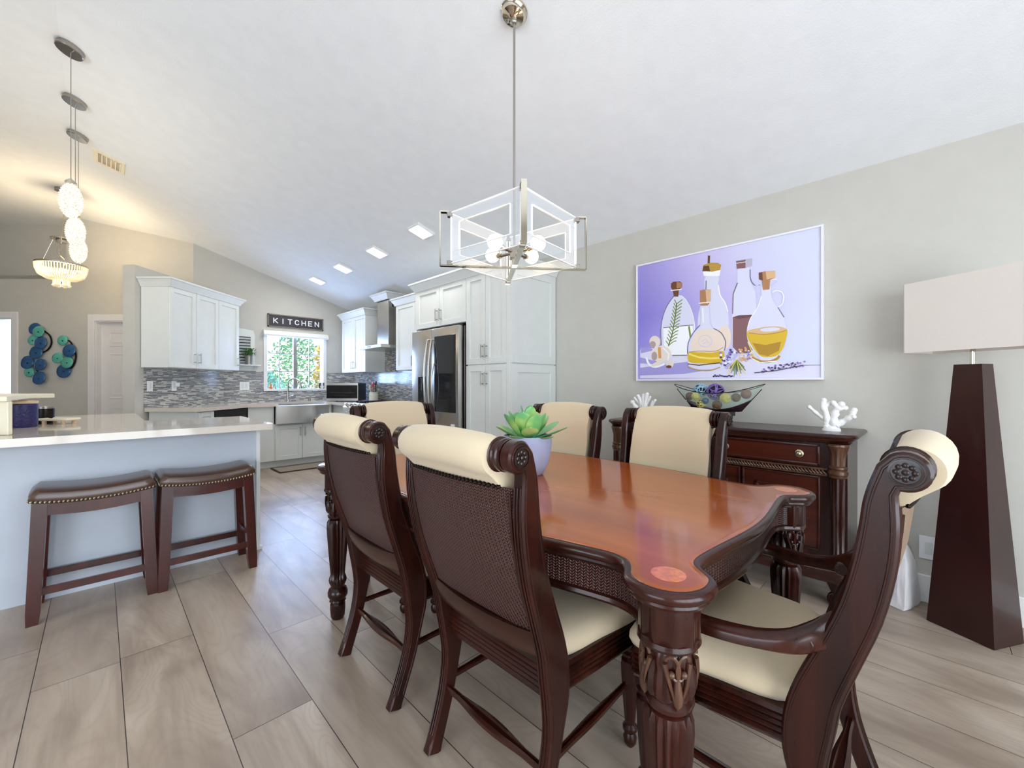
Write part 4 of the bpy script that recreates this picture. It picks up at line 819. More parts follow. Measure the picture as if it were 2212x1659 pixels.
# ---- print data
PCOL=[(132,92,96),(104,66,76),(178,128,88),(110,64,40),(222,184,140),(50,44,70),(236,224,214),(180,160,160),(222,222,244),(206,208,236),(190,150,60),(96,60,30),(196,190,238),(120,140,60),(80,100,40),(222,182,32),(180,136,20),(245,225,110),(222,160,90),(120,118,150),(240,220,205),(150,120,190),(74,60,130),(190,185,205),(110,100,110),(168,158,222),(226,222,245),(250,250,255)]
PPOLY=[(26,[32,481,119,484,508,406,739,371,1247,308,1247,237,32,238]),(25,[32,490,109,490,157,464,40,443]),(25,[32,324,425,360,603,296,391,267,32,260]),(25,[32,411,185,369,157,350,32,361]),(24,[1158,307,1247,306,1247,309,1158,311]),(8,[556,987,548,961,548,924,550,889,550,866,551,846,548,824,537,797,520,766,508,730,502,683,500,629,500,581,495,541,491,507,508,481,562,466,634,460,687,461,708,466,712,479,713,507,716,561,716,630,713,689,708,724,700,749,691,771,680,792,667,811,657,832,650,856,646,882,643,906,646,930,651,953,646,970,620,983,584,991]),(9,[554,988,545,962,546,924,547,890,548,866,549,847,546,825,534,798,518,768,506,731,500,683,498,630,497,582,492,542,489,506,507,479,562,463,634,457,687,459,709,465,714,479,715,507,718,561,718,630,715,689,710,725,702,749,693,772,682,793,669,812,659,832,653,856,648,882,646,906,649,929,653,952,647,972,620,986,583,994,555,989,557,984,584,989,620,981,644,968,649,953,644,931,641,907,644,882,648,856,655,831,665,810,678,791,689,770,698,748,706,724,711,689,714,631,714,561,711,507,710,480,706,468,687,463,634,462,562,468,509,483,494,507,497,541,502,581,503,629,505,682,510,729,523,765,539,795,550,823,554,846,553,866,552,889,551,923,550,961,558,985]),(19,[556,954,554,889,562,887,564,952]),(27,[642,906,644,886,648,858,654,831,664,809,677,789,688,770,696,746,702,722,706,704,713,706,708,723,702,748,694,772,683,793,670,812,660,833,655,858,651,886,649,906]),(20,[731,521,729,495,723,471,713,452,701,441,687,437,673,442,661,456,651,476,644,501,642,528,644,556,651,580,661,598,673,609,687,612,701,607,713,593,723,573,729,548]),(27,[536,1023,544,989,653,969,661,1011]),(10,[532,1028,540,1072,588,1079,642,1067,665,1047,657,1012,603,1010]),(11,[532,1028,540,1064,580,1060,588,1017]),(11,[572,1135,570,1078,586,1075,588,1131]),(8,[215,501,207,541,208,584,211,625,214,660,220,691,227,721,236,749,247,776,259,800,272,822,287,841,299,856,307,867,313,874,322,879,338,879,357,876,374,871,387,862,397,851,408,836,421,814,435,788,446,763,455,740,461,717,467,693,472,668,475,643,477,617,478,591,478,565,474,533,464,490,450,441,434,406,413,394,389,395,365,398,342,397,319,398,295,408,266,431,236,464]),(19,[219,500,217,534,215,581,215,624,218,659,223,690,230,719,239,748,250,774,262,798,276,820,290,838,302,853,312,864,319,871,324,876,319,881,314,877,306,869,296,858,284,843,269,824,256,802,244,778,233,751,223,722,216,692,211,660,207,625,207,581,209,534,211,501]),(9,[372,868,381,861,393,849,406,834,418,813,432,787,443,762,452,739,458,716,464,693,468,668,472,643,474,617,473,587,472,556,470,534,477,533,478,555,480,586,480,617,478,643,475,669,470,694,465,717,458,740,449,764,438,789,424,815,411,837,398,854,385,865,376,873]),(27,[373,869,382,862,394,850,407,835,420,813,433,788,445,762,453,739,460,717,465,693,470,668,473,643,475,617,475,587,473,556,472,534,475,533,477,555,478,586,479,617,477,643,473,669,469,693,463,717,456,740,448,763,436,789,423,815,410,837,396,853,384,864,375,872]),(27,[231,639,459,635,471,542,429,410,365,405,299,417,236,499]),(24,[232,634,339,634,467,632,467,637,339,640,231,639]),(13,[427,629,440,535,453,536,440,630]),(24,[304,409,425,405,425,412,304,416]),(3,[295,978,313,987,365,981,383,963,381,934,357,920,352,865,317,871,308,920,293,948]),(2,[339,982,383,966,379,932,339,930]),(27,[291,919,379,914,378,920,290,926]),(14,[277,486,284,506,294,534,304,563,310,591,316,620,321,648,326,677,331,706,335,734,338,763,341,791,344,810,335,812,333,793,330,765,326,736,322,708,318,679,313,651,308,622,302,594,295,566,286,537,276,509,268,490]),(13,[280,498,255,533,249,530,274,495]),(13,[279,493,314,517,337,522,335,529,311,523,275,499]),(13,[288,525,264,560,258,556,283,521]),(13,[288,520,323,543,344,548,342,555,319,549,283,526]),(13,[295,551,271,586,265,583,289,547]),(13,[294,546,329,569,349,574,347,581,326,575,290,552]),(13,[301,577,277,612,271,609,295,574]),(13,[300,573,335,595,354,600,352,607,331,602,296,578]),(13,[306,604,283,639,277,635,300,600]),(13,[305,599,340,621,358,626,356,633,336,628,301,605]),(13,[311,630,289,665,283,662,305,627]),(13,[310,625,345,648,362,652,360,659,341,654,306,631]),(13,[316,656,295,691,288,688,310,653]),(13,[315,651,350,674,366,678,363,685,346,680,311,657]),(13,[321,682,300,717,294,714,315,679]),(13,[320,678,355,700,370,704,367,711,351,706,315,684]),(13,[325,708,305,744,299,741,319,705]),(13,[324,704,359,726,373,730,370,737,355,732,320,710]),(13,[330,734,310,770,304,767,323,732]),(13,[329,730,363,751,376,756,373,763,360,758,324,736]),(13,[334,760,315,796,309,793,328,758]),(13,[333,756,368,777,380,782,376,789,364,784,329,762]),(13,[338,786,320,822,314,819,332,784]),(13,[337,782,372,803,383,808,379,815,368,809,333,788]),(13,[342,812,325,848,318,845,336,810]),(13,[341,808,376,829,386,834,382,841,372,835,337,814]),(6,[208,528,206,514,199,501,189,492,176,486,162,484,147,488,134,495,123,506,116,520,114,534,116,549,123,561,134,571,147,577,162,578,176,574,189,566,199,555,206,542]),(7,[169,508,166,495,156,486,142,483,129,487,119,498,116,512,119,525,129,534,142,537,156,532,166,522]),(6,[297,425,293,406,281,389,263,376,239,368,213,366,187,370,162,380,143,395,131,414,126,434,131,454,143,471,162,485,187,492,213,494,239,489,263,478,281,463,293,445]),(7,[181,414,178,396,169,383,157,379,144,384,135,398,132,416,135,434,144,446,157,451,169,445,178,432]),(18,[187,484,192,395,216,395,211,484]),(27,[227,474,272,425,263,376,273,373,282,428,236,481]),(27,[79,407,83,392,90,369,102,349,120,334,142,323,167,319,195,324,224,334,244,342,237,356,218,349,190,339,166,335,147,338,129,347,116,359,106,375,100,395,96,411]),(6,[236,374,234,366,222,356,203,345,180,337,158,332,141,332,133,336,135,345,147,355,167,366,190,374,212,379,228,379]),(6,[316,346,313,333,305,322,293,317,279,317,267,324,258,335,255,349,258,362,267,373,279,378,293,378,305,371,313,360]),(3,[300,325,296,318,284,314,270,315,258,319,253,327,258,334,270,338,284,337,296,333]),(8,[776,1008,770,979,772,937,771,900,764,877,754,858,746,842,742,836,741,833,740,795,738,692,737,554,740,450,750,410,765,403,782,400,802,394,825,393,845,397,863,397,879,403,890,440,894,539,893,671,890,774,885,819,879,837,873,852,866,872,858,889,852,909,852,938,854,970,849,994,827,1008,798,1015]),(9,[774,1009,768,980,769,937,769,901,761,878,752,860,744,843,740,838,738,833,738,796,736,692,734,554,738,450,748,408,764,400,782,398,802,392,825,390,846,395,864,395,881,401,892,440,896,539,895,670,892,773,888,820,881,838,875,853,868,872,860,889,855,909,855,937,857,969,851,995,828,1011,798,1018,775,1011,777,1006,799,1012,827,1006,847,992,852,970,850,938,850,909,856,888,863,871,871,851,877,836,883,819,887,774,890,671,891,540,887,441,877,404,863,400,845,400,825,396,803,397,782,403,766,405,753,411,743,450,739,554,741,691,743,795,744,832,745,835,748,840,756,857,766,875,774,899,774,937,773,979,779,1007]),(24,[770,902,741,827,738,686,744,685,748,825,776,898]),(19,[849,978,849,959,849,932,852,908,859,890,868,874,878,863,891,858,905,857,914,857,913,864,904,864,892,865,881,869,873,879,865,892,859,909,856,932,856,958,856,977]),(0,[742,662,782,669,888,664,888,440,845,401,782,404,742,450]),(1,[742,662,782,645,852,649,888,664,782,671]),(23,[764,1054,810,1054,866,1053,865,998,824,993,768,998]),(0,[764,1054,824,1051,824,993,768,998]),(27,[764,1036,828,1033,828,1037,764,1040]),(8,[921,859,918,840,921,812,921,784,917,760,909,736,900,712,886,688,870,665,856,641,846,616,839,591,835,567,833,543,834,521,838,497,848,471,860,443,873,419,885,400,897,384,907,371,910,361,911,354,920,348,946,344,979,343,1005,345,1015,351,1019,361,1024,373,1033,389,1043,408,1052,430,1060,457,1067,487,1071,516,1070,541,1067,565,1061,589,1055,614,1046,640,1036,665,1024,687,1010,707,998,728,990,749,983,770,979,790,979,812,982,834,978,850,961,860,938,864]),(9,[919,860,915,841,918,812,919,785,914,761,907,737,898,713,884,690,868,667,853,643,844,618,837,592,832,567,831,544,832,521,836,497,845,470,858,442,871,417,883,398,895,383,905,370,908,361,909,352,920,346,946,342,979,340,1005,342,1017,349,1021,359,1026,372,1035,388,1045,407,1054,429,1062,456,1069,486,1073,515,1072,541,1069,565,1063,589,1057,615,1048,641,1038,666,1026,688,1012,709,1000,729,992,750,986,770,981,790,982,811,984,833,979,851,961,862,938,867,920,862,922,857,938,861,961,857,976,848,979,834,977,813,977,790,981,769,988,748,996,727,1008,706,1022,685,1034,663,1044,639,1053,614,1059,588,1064,565,1068,541,1068,516,1065,488,1058,458,1050,431,1041,409,1031,391,1022,375,1017,362,1014,353,1004,347,979,345,946,347,920,351,913,355,912,362,909,373,899,386,887,401,875,420,862,444,850,471,841,498,836,521,836,543,837,566,841,590,848,615,858,640,872,663,888,686,902,710,912,734,919,759,924,783,923,812,920,840,924,858]),(27,[919,785,914,766,907,740,897,713,884,690,867,666,853,643,844,617,838,592,834,575,839,573,843,590,849,615,858,639,872,662,888,686,902,710,912,737,919,764,924,783]),(9,[989,792,993,794,999,797,1006,799,1011,799,1017,798,1024,795,1030,791,1035,787,1038,781,1041,774,1042,766,1043,758,1043,748,1042,738,1039,727,1037,720,1032,714,1026,710,1020,706,1015,703,1022,689,1027,692,1034,696,1042,701,1048,710,1053,721,1055,733,1057,745,1057,757,1056,767,1053,778,1050,788,1044,797,1037,804,1028,809,1019,813,1011,815,1002,815,994,813,987,810,982,808]),(27,[987,797,991,799,998,802,1005,804,1011,804,1018,802,1025,799,1032,795,1038,790,1042,783,1045,776,1047,767,1048,758,1047,747,1046,736,1044,725,1040,717,1036,710,1029,705,1022,702,1017,699,1020,693,1025,696,1032,700,1039,706,1045,713,1048,723,1051,734,1052,746,1053,757,1052,767,1049,777,1046,786,1041,794,1035,800,1027,805,1019,808,1011,810,1003,810,995,808,989,805,984,803]),(19,[1015,695,1034,656,1049,625,1055,628,1039,659,1020,698]),(15,[831,548,841,559,859,563,880,566,904,570,932,573,960,574,985,573,1009,571,1030,567,1047,561,1060,554,1069,545,1072,533,1071,519,1067,502,1063,479,1057,454,1049,430,1040,411,1030,394,1017,381,1000,373,979,369,960,369,942,370,924,375,907,387,887,411,868,443,852,473,840,501,832,528]),(4,[831,548,839,554,858,561,880,566,904,570,932,573,960,574,985,573,1009,571,1030,567,1048,560,1062,552,1067,545,1060,540,1044,536,1024,533,998,531,968,529,940,528,917,529,898,530,880,532,859,536,840,542]),(8,[1030,552,1026,547,1014,543,995,541,973,540,951,542,931,545,918,550,913,555,918,560,930,564,949,567,972,567,994,566,1013,562,1025,558]),(16,[845,540,870,534,906,526,940,521,971,521,1000,524,1024,527,1043,531,1056,536,1065,539,1064,544,1055,541,1041,536,1023,533,999,529,970,526,940,526,906,531,871,539,846,545]),(16,[866,472,946,452,1036,468,1024,410,960,376,907,393]),(17,[836,481,863,403,884,371,889,374,868,405,841,483]),(16,[859,366,872,358,891,346,911,337,930,332,949,330,967,331,985,335,1001,341,1015,349,1024,357,1030,367,1033,372,1021,381,1018,376,1014,369,1007,363,996,357,981,351,965,347,949,347,932,348,915,353,897,361,879,372,866,381]),(27,[861,363,913,332,1011,338,1011,344,914,338,864,368]),(9,[873,879,880,870,891,859,905,849,924,843,946,839,967,839,987,846,1005,857,1017,864,1012,874,1000,866,983,856,965,849,946,849,925,853,908,859,896,867,886,878,879,885]),(27,[907,896,1011,878,1011,884,907,902]),(2,[905,945,946,948,1002,941,1003,893,973,884,969,821,930,824,923,889,907,899]),(4,[946,948,1002,941,1003,893,953,891]),(3,[905,945,927,945,930,888,907,899]),(8,[518,778,514,757,519,725,523,695,523,671,523,650,518,629,504,611,485,595,467,576,452,554,439,529,429,503,424,476,423,448,423,419,423,386,425,352,434,326,453,311,479,303,508,298,540,295,573,294,603,296,628,299,649,305,665,319,674,343,679,374,683,406,689,435,694,465,695,492,689,517,678,539,665,559,647,573,628,584,611,596,600,606,593,618,588,639,587,680,589,732,584,770,564,785,537,787]),(20,[459,526,469,551,485,574,508,589,545,594,590,591,627,582,651,565,668,541,680,517,687,495,688,472,683,453,671,440,652,430,627,425,590,424,546,427,508,431,482,435,462,440,450,451,447,473,450,500]),(9,[514,779,519,695,515,631,464,578,426,504,420,419,431,324,507,295,604,293,667,317,686,405,698,493,667,561,613,598,591,639,587,769,581,770,585,638,609,593,662,557,692,492,680,406,662,321,603,299,508,302,436,327,427,419,433,502,470,574,521,628,526,695,521,778]),(19,[515,632,501,619,482,600,464,578,449,556,436,531,426,504,421,473,420,441,420,419,427,419,428,441,429,472,433,502,443,527,456,551,470,573,488,594,507,613,520,627]),(0,[610,593,625,584,645,572,662,556,675,537,685,514,692,492,692,469,688,446,684,430,690,428,693,445,698,468,698,493,691,516,680,540,667,561,648,577,627,590,612,598]),(27,[532,752,536,644,544,643,540,751]),(15,[430,427,449,432,478,430,508,427,539,425,572,421,603,419,633,424,661,429,680,426,687,404,685,373,676,350,658,342,632,340,603,341,573,340,539,342,508,344,480,346,454,350,435,359,425,380,423,408]),(17,[433,412,452,404,479,393,507,383,533,378,560,374,588,371,619,371,651,371,673,372,672,385,650,384,619,384,588,384,561,387,535,391,509,396,483,405,456,416,438,425]),(16,[431,429,449,430,476,432,508,433,547,430,591,426,627,426,652,433,669,444,681,452,678,456,667,448,650,438,626,431,591,431,547,435,508,438,476,437,449,435,430,434]),(11,[425,339,508,326,657,339,657,347,508,334,426,347]),(10,[424,318,443,310,470,299,499,291,529,287,559,285,588,286,616,292,641,301,658,307,656,314,639,308,614,299,587,294,559,292,529,294,500,298,472,306,445,317,427,325]),(9,[597,504,595,492,588,481,579,473,566,468,552,467,538,470,525,476,515,486,509,498,507,510,509,522,515,533,525,541,538,546,552,547,566,544,579,537,588,527,595,516,597,503,602,504,600,517,593,531,582,541,568,549,552,552,537,551,522,546,511,537,504,525,501,511,504,496,511,483,522,472,537,464,552,461,568,462,582,468,593,477,600,489,602,503]),(9,[530,502,556,525,578,491,582,494,557,529,527,506]),(9,[537,485,565,500,563,504,535,490]),(2,[516,886,548,889,594,882,592,793,572,767,520,772,518,803]),(4,[556,886,594,882,590,793,564,780]),(27,[508,789,592,786,591,792,508,796]),(27,[728,350,723,343,714,343,709,351,714,358,723,358]),(21,[707,370,702,363,692,363,687,371,692,378,702,378]),(21,[674,336,669,329,660,329,655,337,660,344,669,344]),(22,[735,323,730,316,721,316,716,324,721,331,730,331]),(22,[737,431,733,424,723,424,718,432,723,439,733,439]),(22,[740,308,736,301,726,301,721,309,726,316,736,316]),(22,[735,399,731,392,721,393,716,400,721,408,731,407]),(22,[711,312,706,304,697,305,692,312,697,320,706,319]),(27,[770,343,765,336,756,336,751,344,756,351,765,351]),(27,[698,374,694,367,684,367,679,375,684,382,694,382]),(21,[714,308,710,301,700,301,695,309,700,316,710,316]),(22,[729,376,725,369,715,370,710,377,715,385,725,384]),(21,[670,402,665,395,655,395,650,403,655,411,665,410]),(22,[741,330,736,323,727,323,722,331,727,338,736,338]),(22,[702,361,697,354,688,354,683,362,688,370,697,369]),(21,[723,312,718,305,708,305,704,313,708,320,718,320]),(22,[776,355,771,347,762,348,757,355,762,363,771,362]),(22,[673,381,668,373,658,374,653,381,658,389,668,388]),(21,[759,327,755,320,745,320,740,328,745,335,755,335]),(27,[701,357,696,350,686,350,681,358,686,365,696,365]),(21,[720,333,715,325,706,326,701,333,706,341,715,340]),(22,[705,327,700,320,691,320,686,328,691,335,700,335]),(12,[740,361,735,354,725,354,720,362,725,370,735,369]),(12,[718,322,713,314,703,315,699,322,703,330,713,329]),(22,[772,325,767,318,758,318,753,326,758,333,767,333]),(21,[713,369,708,361,699,362,694,370,699,377,708,377]),(22,[777,409,772,402,763,402,758,410,763,417,772,417]),(12,[761,366,757,359,747,359,742,367,747,374,757,374]),(21,[733,414,728,407,719,407,714,415,719,422,728,422]),(21,[718,389,714,382,704,382,699,390,704,397,714,397]),(12,[742,330,737,322,728,323,723,330,728,338,737,337]),(12,[726,320,722,313,712,313,707,321,712,328,722,328]),(21,[723,366,718,359,709,359,704,367,709,374,718,374]),(22,[688,362,683,355,673,355,668,363,673,370,683,370]),(27,[776,371,771,363,762,364,757,372,762,379,771,378]),(12,[769,375,764,368,755,368,750,376,755,383,764,383]),(12,[739,360,734,353,725,353,720,361,725,368,734,368]),(21,[672,412,667,405,657,405,652,413,657,420,667,420]),(12,[771,358,766,351,757,351,752,359,757,366,766,366]),(21,[721,361,716,353,707,354,702,361,707,369,716,368]),(12,[709,308,704,300,694,301,689,308,694,316,704,315]),(27,[694,369,689,361,679,362,675,369,679,377,689,376]),(27,[695,372,690,364,681,365,676,372,681,380,690,379]),(12,[727,309,722,301,713,301,708,309,713,317,722,316]),(22,[715,372,710,365,700,365,695,373,700,380,710,380]),(12,[725,323,721,316,711,316,706,324,711,331,721,331]),(22,[697,356,692,349,682,349,677,357,682,364,692,364]),(21,[786,349,781,342,772,342,767,350,772,357,781,357]),(21,[763,337,758,329,749,330,744,337,749,345,758,344]),(12,[706,372,701,365,692,365,687,373,692,380,701,380]),(12,[771,391,766,384,757,385,752,392,757,400,766,399]),(22,[699,326,694,319,684,319,679,327,684,334,694,334]),(22,[745,416,740,408,731,409,726,417,731,424,740,423]),(27,[704,337,700,330,690,330,685,338,690,345,700,345]),(12,[784,340,779,333,770,333,765,341,770,348,779,348]),(12,[786,352,781,345,772,345,767,353,772,360,781,360]),(21,[730,406,725,399,716,399,711,407,716,415,725,414]),(27,[763,410,759,403,749,404,745,411,749,419,759,418]),(27,[674,399,669,391,659,392,654,400,659,407,669,407]),(12,[727,368,722,361,713,361,708,369,713,376,722,376]),(18,[870,389,866,382,859,383,855,389,859,396,866,395]),(4,[791,371,787,365,779,365,775,372,779,378,787,378]),(20,[851,417,847,410,840,411,836,418,840,424,847,424]),(21,[845,363,841,356,834,357,830,364,834,370,841,370]),(21,[830,425,826,419,818,419,815,426,818,433,826,432]),(21,[812,390,808,384,801,384,797,391,801,397,808,397]),(18,[853,371,849,364,841,365,838,371,841,378,849,377]),(18,[811,406,807,399,799,400,795,407,799,413,807,413]),(18,[865,372,861,365,854,366,850,373,854,379,861,379]),(18,[817,369,813,362,805,363,801,369,805,376,813,376]),(4,[856,376,852,369,845,370,841,376,845,383,852,382]),(4,[838,350,835,344,827,344,823,351,827,357,835,357]),(4,[829,362,825,356,817,356,813,363,817,369,825,369]),(21,[839,385,835,378,827,379,823,386,827,392,835,392]),(4,[834,421,830,414,822,415,819,421,822,428,830,427]),(4,[789,376,785,370,777,370,774,377,777,384,785,383]),(20,[867,375,863,368,855,369,851,376,855,382,863,382]),(4,[794,430,790,423,782,424,778,431,782,437,790,437]),(20,[786,377,782,370,774,371,770,378,774,384,782,384]),(20,[811,382,808,375,800,375,796,382,800,389,808,388]),(18,[804,357,800,351,792,351,788,358,792,364,800,364]),(20,[780,408,776,402,768,402,764,409,768,416,776,415]),(21,[852,392,848,386,841,386,837,393,841,399,848,399]),(21,[858,367,854,360,847,361,843,367,847,374,854,373]),(20,[812,394,808,387,800,388,796,395,800,401,808,401]),(20,[803,382,799,376,791,376,787,383,791,389,799,389]),(18,[830,440,826,433,819,434,815,441,819,447,826,447]),(18,[808,428,804,421,796,422,792,429,796,435,804,435]),(21,[780,409,776,402,768,403,764,410,768,416,776,416]),(4,[810,355,806,348,798,348,794,355,798,362,806,361]),(20,[800,416,796,409,789,410,785,417,789,423,796,423]),(18,[825,359,821,352,813,353,809,359,813,366,821,366]),(20,[835,384,831,378,823,378,819,385,823,391,831,391]),(18,[808,428,804,421,796,422,792,429,796,435,804,435]),(21,[849,409,845,403,838,403,834,410,838,417,845,416]),(18,[836,430,832,424,824,424,821,431,824,438,832,437]),(13,[766,361,818,304,821,307,769,364]),(14,[766,361,823,282,827,285,769,364]),(17,[766,361,824,258,828,260,770,363]),(13,[766,361,797,284,801,286,770,363]),(14,[766,362,795,262,799,263,770,363]),(17,[766,362,788,240,792,240,770,363]),(14,[766,362,772,276,776,277,770,362]),(14,[766,362,762,257,767,257,770,362]),(13,[766,363,748,240,752,239,770,362]),(14,[766,363,745,281,749,280,770,361]),(13,[766,363,730,268,734,266,770,361]),(17,[766,363,710,258,714,256,770,361]),(13,[766,364,722,299,725,296,769,361]),(17,[766,364,702,293,705,290,769,361]),(5,[934,274,931,269,923,269,920,274,923,279,931,279]),(22,[938,270,934,265,927,265,923,270,927,276,934,275]),(21,[934,270,930,265,923,265,919,270,923,275,930,275]),(22,[946,272,942,267,935,267,931,273,935,278,942,278]),(21,[945,290,941,285,934,285,930,290,934,295,941,295]),(21,[951,279,948,274,941,275,937,280,941,285,948,285]),(5,[958,275,955,270,948,270,944,275,948,281,955,280]),(5,[973,300,969,295,962,295,959,301,962,306,969,306]),(22,[976,299,972,294,965,294,962,299,965,304,972,304]),(21,[982,291,979,286,971,286,968,292,971,297,979,296]),(5,[992,279,988,274,981,274,977,279,981,284,988,284]),(5,[990,277,986,272,979,273,975,278,979,283,986,283]),(22,[992,298,988,293,981,293,978,299,981,304,988,303]),(5,[997,282,993,277,986,277,983,282,986,287,993,287]),(5,[1009,292,1006,287,999,287,995,293,999,298,1006,297]),(22,[1010,301,1007,296,1000,296,996,302,1000,307,1007,306]),(21,[1012,313,1008,308,1001,308,998,314,1001,319,1008,318]),(5,[1029,295,1026,290,1019,290,1015,295,1019,300,1026,300]),(5,[1034,290,1031,285,1024,285,1020,291,1024,296,1031,295]),(21,[1029,285,1026,280,1019,280,1016,286,1019,291,1026,290]),(22,[1043,313,1040,308,1033,308,1029,313,1033,318,1040,318]),(22,[1038,315,1035,310,1028,310,1024,315,1028,320,1035,320]),(21,[1045,292,1041,287,1035,288,1031,293,1035,298,1041,297]),(21,[1057,296,1054,291,1047,291,1043,296,1047,301,1054,301]),(22,[1057,303,1054,298,1047,298,1043,303,1047,308,1054,308]),(5,[1070,315,1066,310,1060,310,1056,315,1060,320,1066,320]),(21,[1065,313,1062,308,1055,309,1052,314,1055,319,1062,318]),(21,[1074,292,1070,288,1063,288,1060,293,1063,298,1070,298]),(5,[1077,319,1074,314,1067,314,1064,319,1067,324,1074,324]),(21,[1094,294,1091,289,1084,289,1080,294,1084,299,1091,299]),(22,[1086,313,1083,308,1076,308,1073,313,1076,318,1083,318]),(21,[1101,307,1098,302,1091,302,1088,307,1091,312,1098,312]),(5,[1102,319,1099,314,1092,315,1088,320,1092,325,1099,324]),(22,[1108,325,1105,320,1098,320,1095,326,1098,330,1105,330]),(21,[1109,298,1105,293,1099,293,1095,298,1099,303,1105,303]),(5,[1117,305,1114,301,1107,301,1104,306,1107,311,1114,310]),(5,[1122,316,1118,311,1112,312,1108,317,1112,322,1118,321]),(21,[1136,320,1133,316,1126,316,1123,321,1126,326,1133,325]),(22,[1127,298,1124,293,1118,294,1114,299,1118,303,1124,303]),(21,[1134,328,1130,323,1124,323,1120,328,1124,333,1130,333]),(21,[1149,324,1146,319,1139,319,1136,325,1139,329,1146,329]),(21,[1143,302,1140,297,1133,297,1130,302,1133,307,1140,307]),(21,[1150,306,1147,301,1141,301,1137,306,1141,311,1147,311]),(21,[1163,303,1160,298,1153,298,1150,303,1153,308,1160,308]),(21,[1163,306,1160,301,1154,302,1150,307,1154,311,1160,311]),(21,[1171,332,1168,327,1162,327,1158,332,1162,337,1168,337]),(5,[880,264,1011,276,1158,308,1157,313,1011,281,879,269]),(5,[622,245,618,240,611,240,608,245,611,250,618,250]),(22,[630,254,627,249,620,249,616,254,620,259,627,259]),(5,[639,246,635,241,628,241,625,246,628,251,635,250]),(22,[647,249,644,244,637,244,633,249,637,254,644,254]),(22,[656,245,652,241,645,241,642,246,645,250,652,250]),(22,[664,254,660,250,654,250,650,255,654,259,660,259]),(5,[672,249,669,244,662,244,659,249,662,254,669,254]),(5,[680,248,677,243,670,244,667,248,670,253,677,253]),(22,[689,245,685,240,679,241,675,245,679,250,685,250]),(5,[697,244,693,239,687,239,683,244,687,249,693,249]),(22,[705,244,702,239,695,239,692,244,695,249,702,249]),(22,[713,242,710,238,703,238,700,242,703,247,710,247]),(22,[721,248,718,243,711,243,708,248,711,253,718,253]),(5,[729,250,726,245,719,245,716,250,719,255,726,255]),(22,[737,243,734,238,727,238,724,243,727,248,734,248]),(5,[745,246,742,241,736,241,732,246,736,251,742,251])]
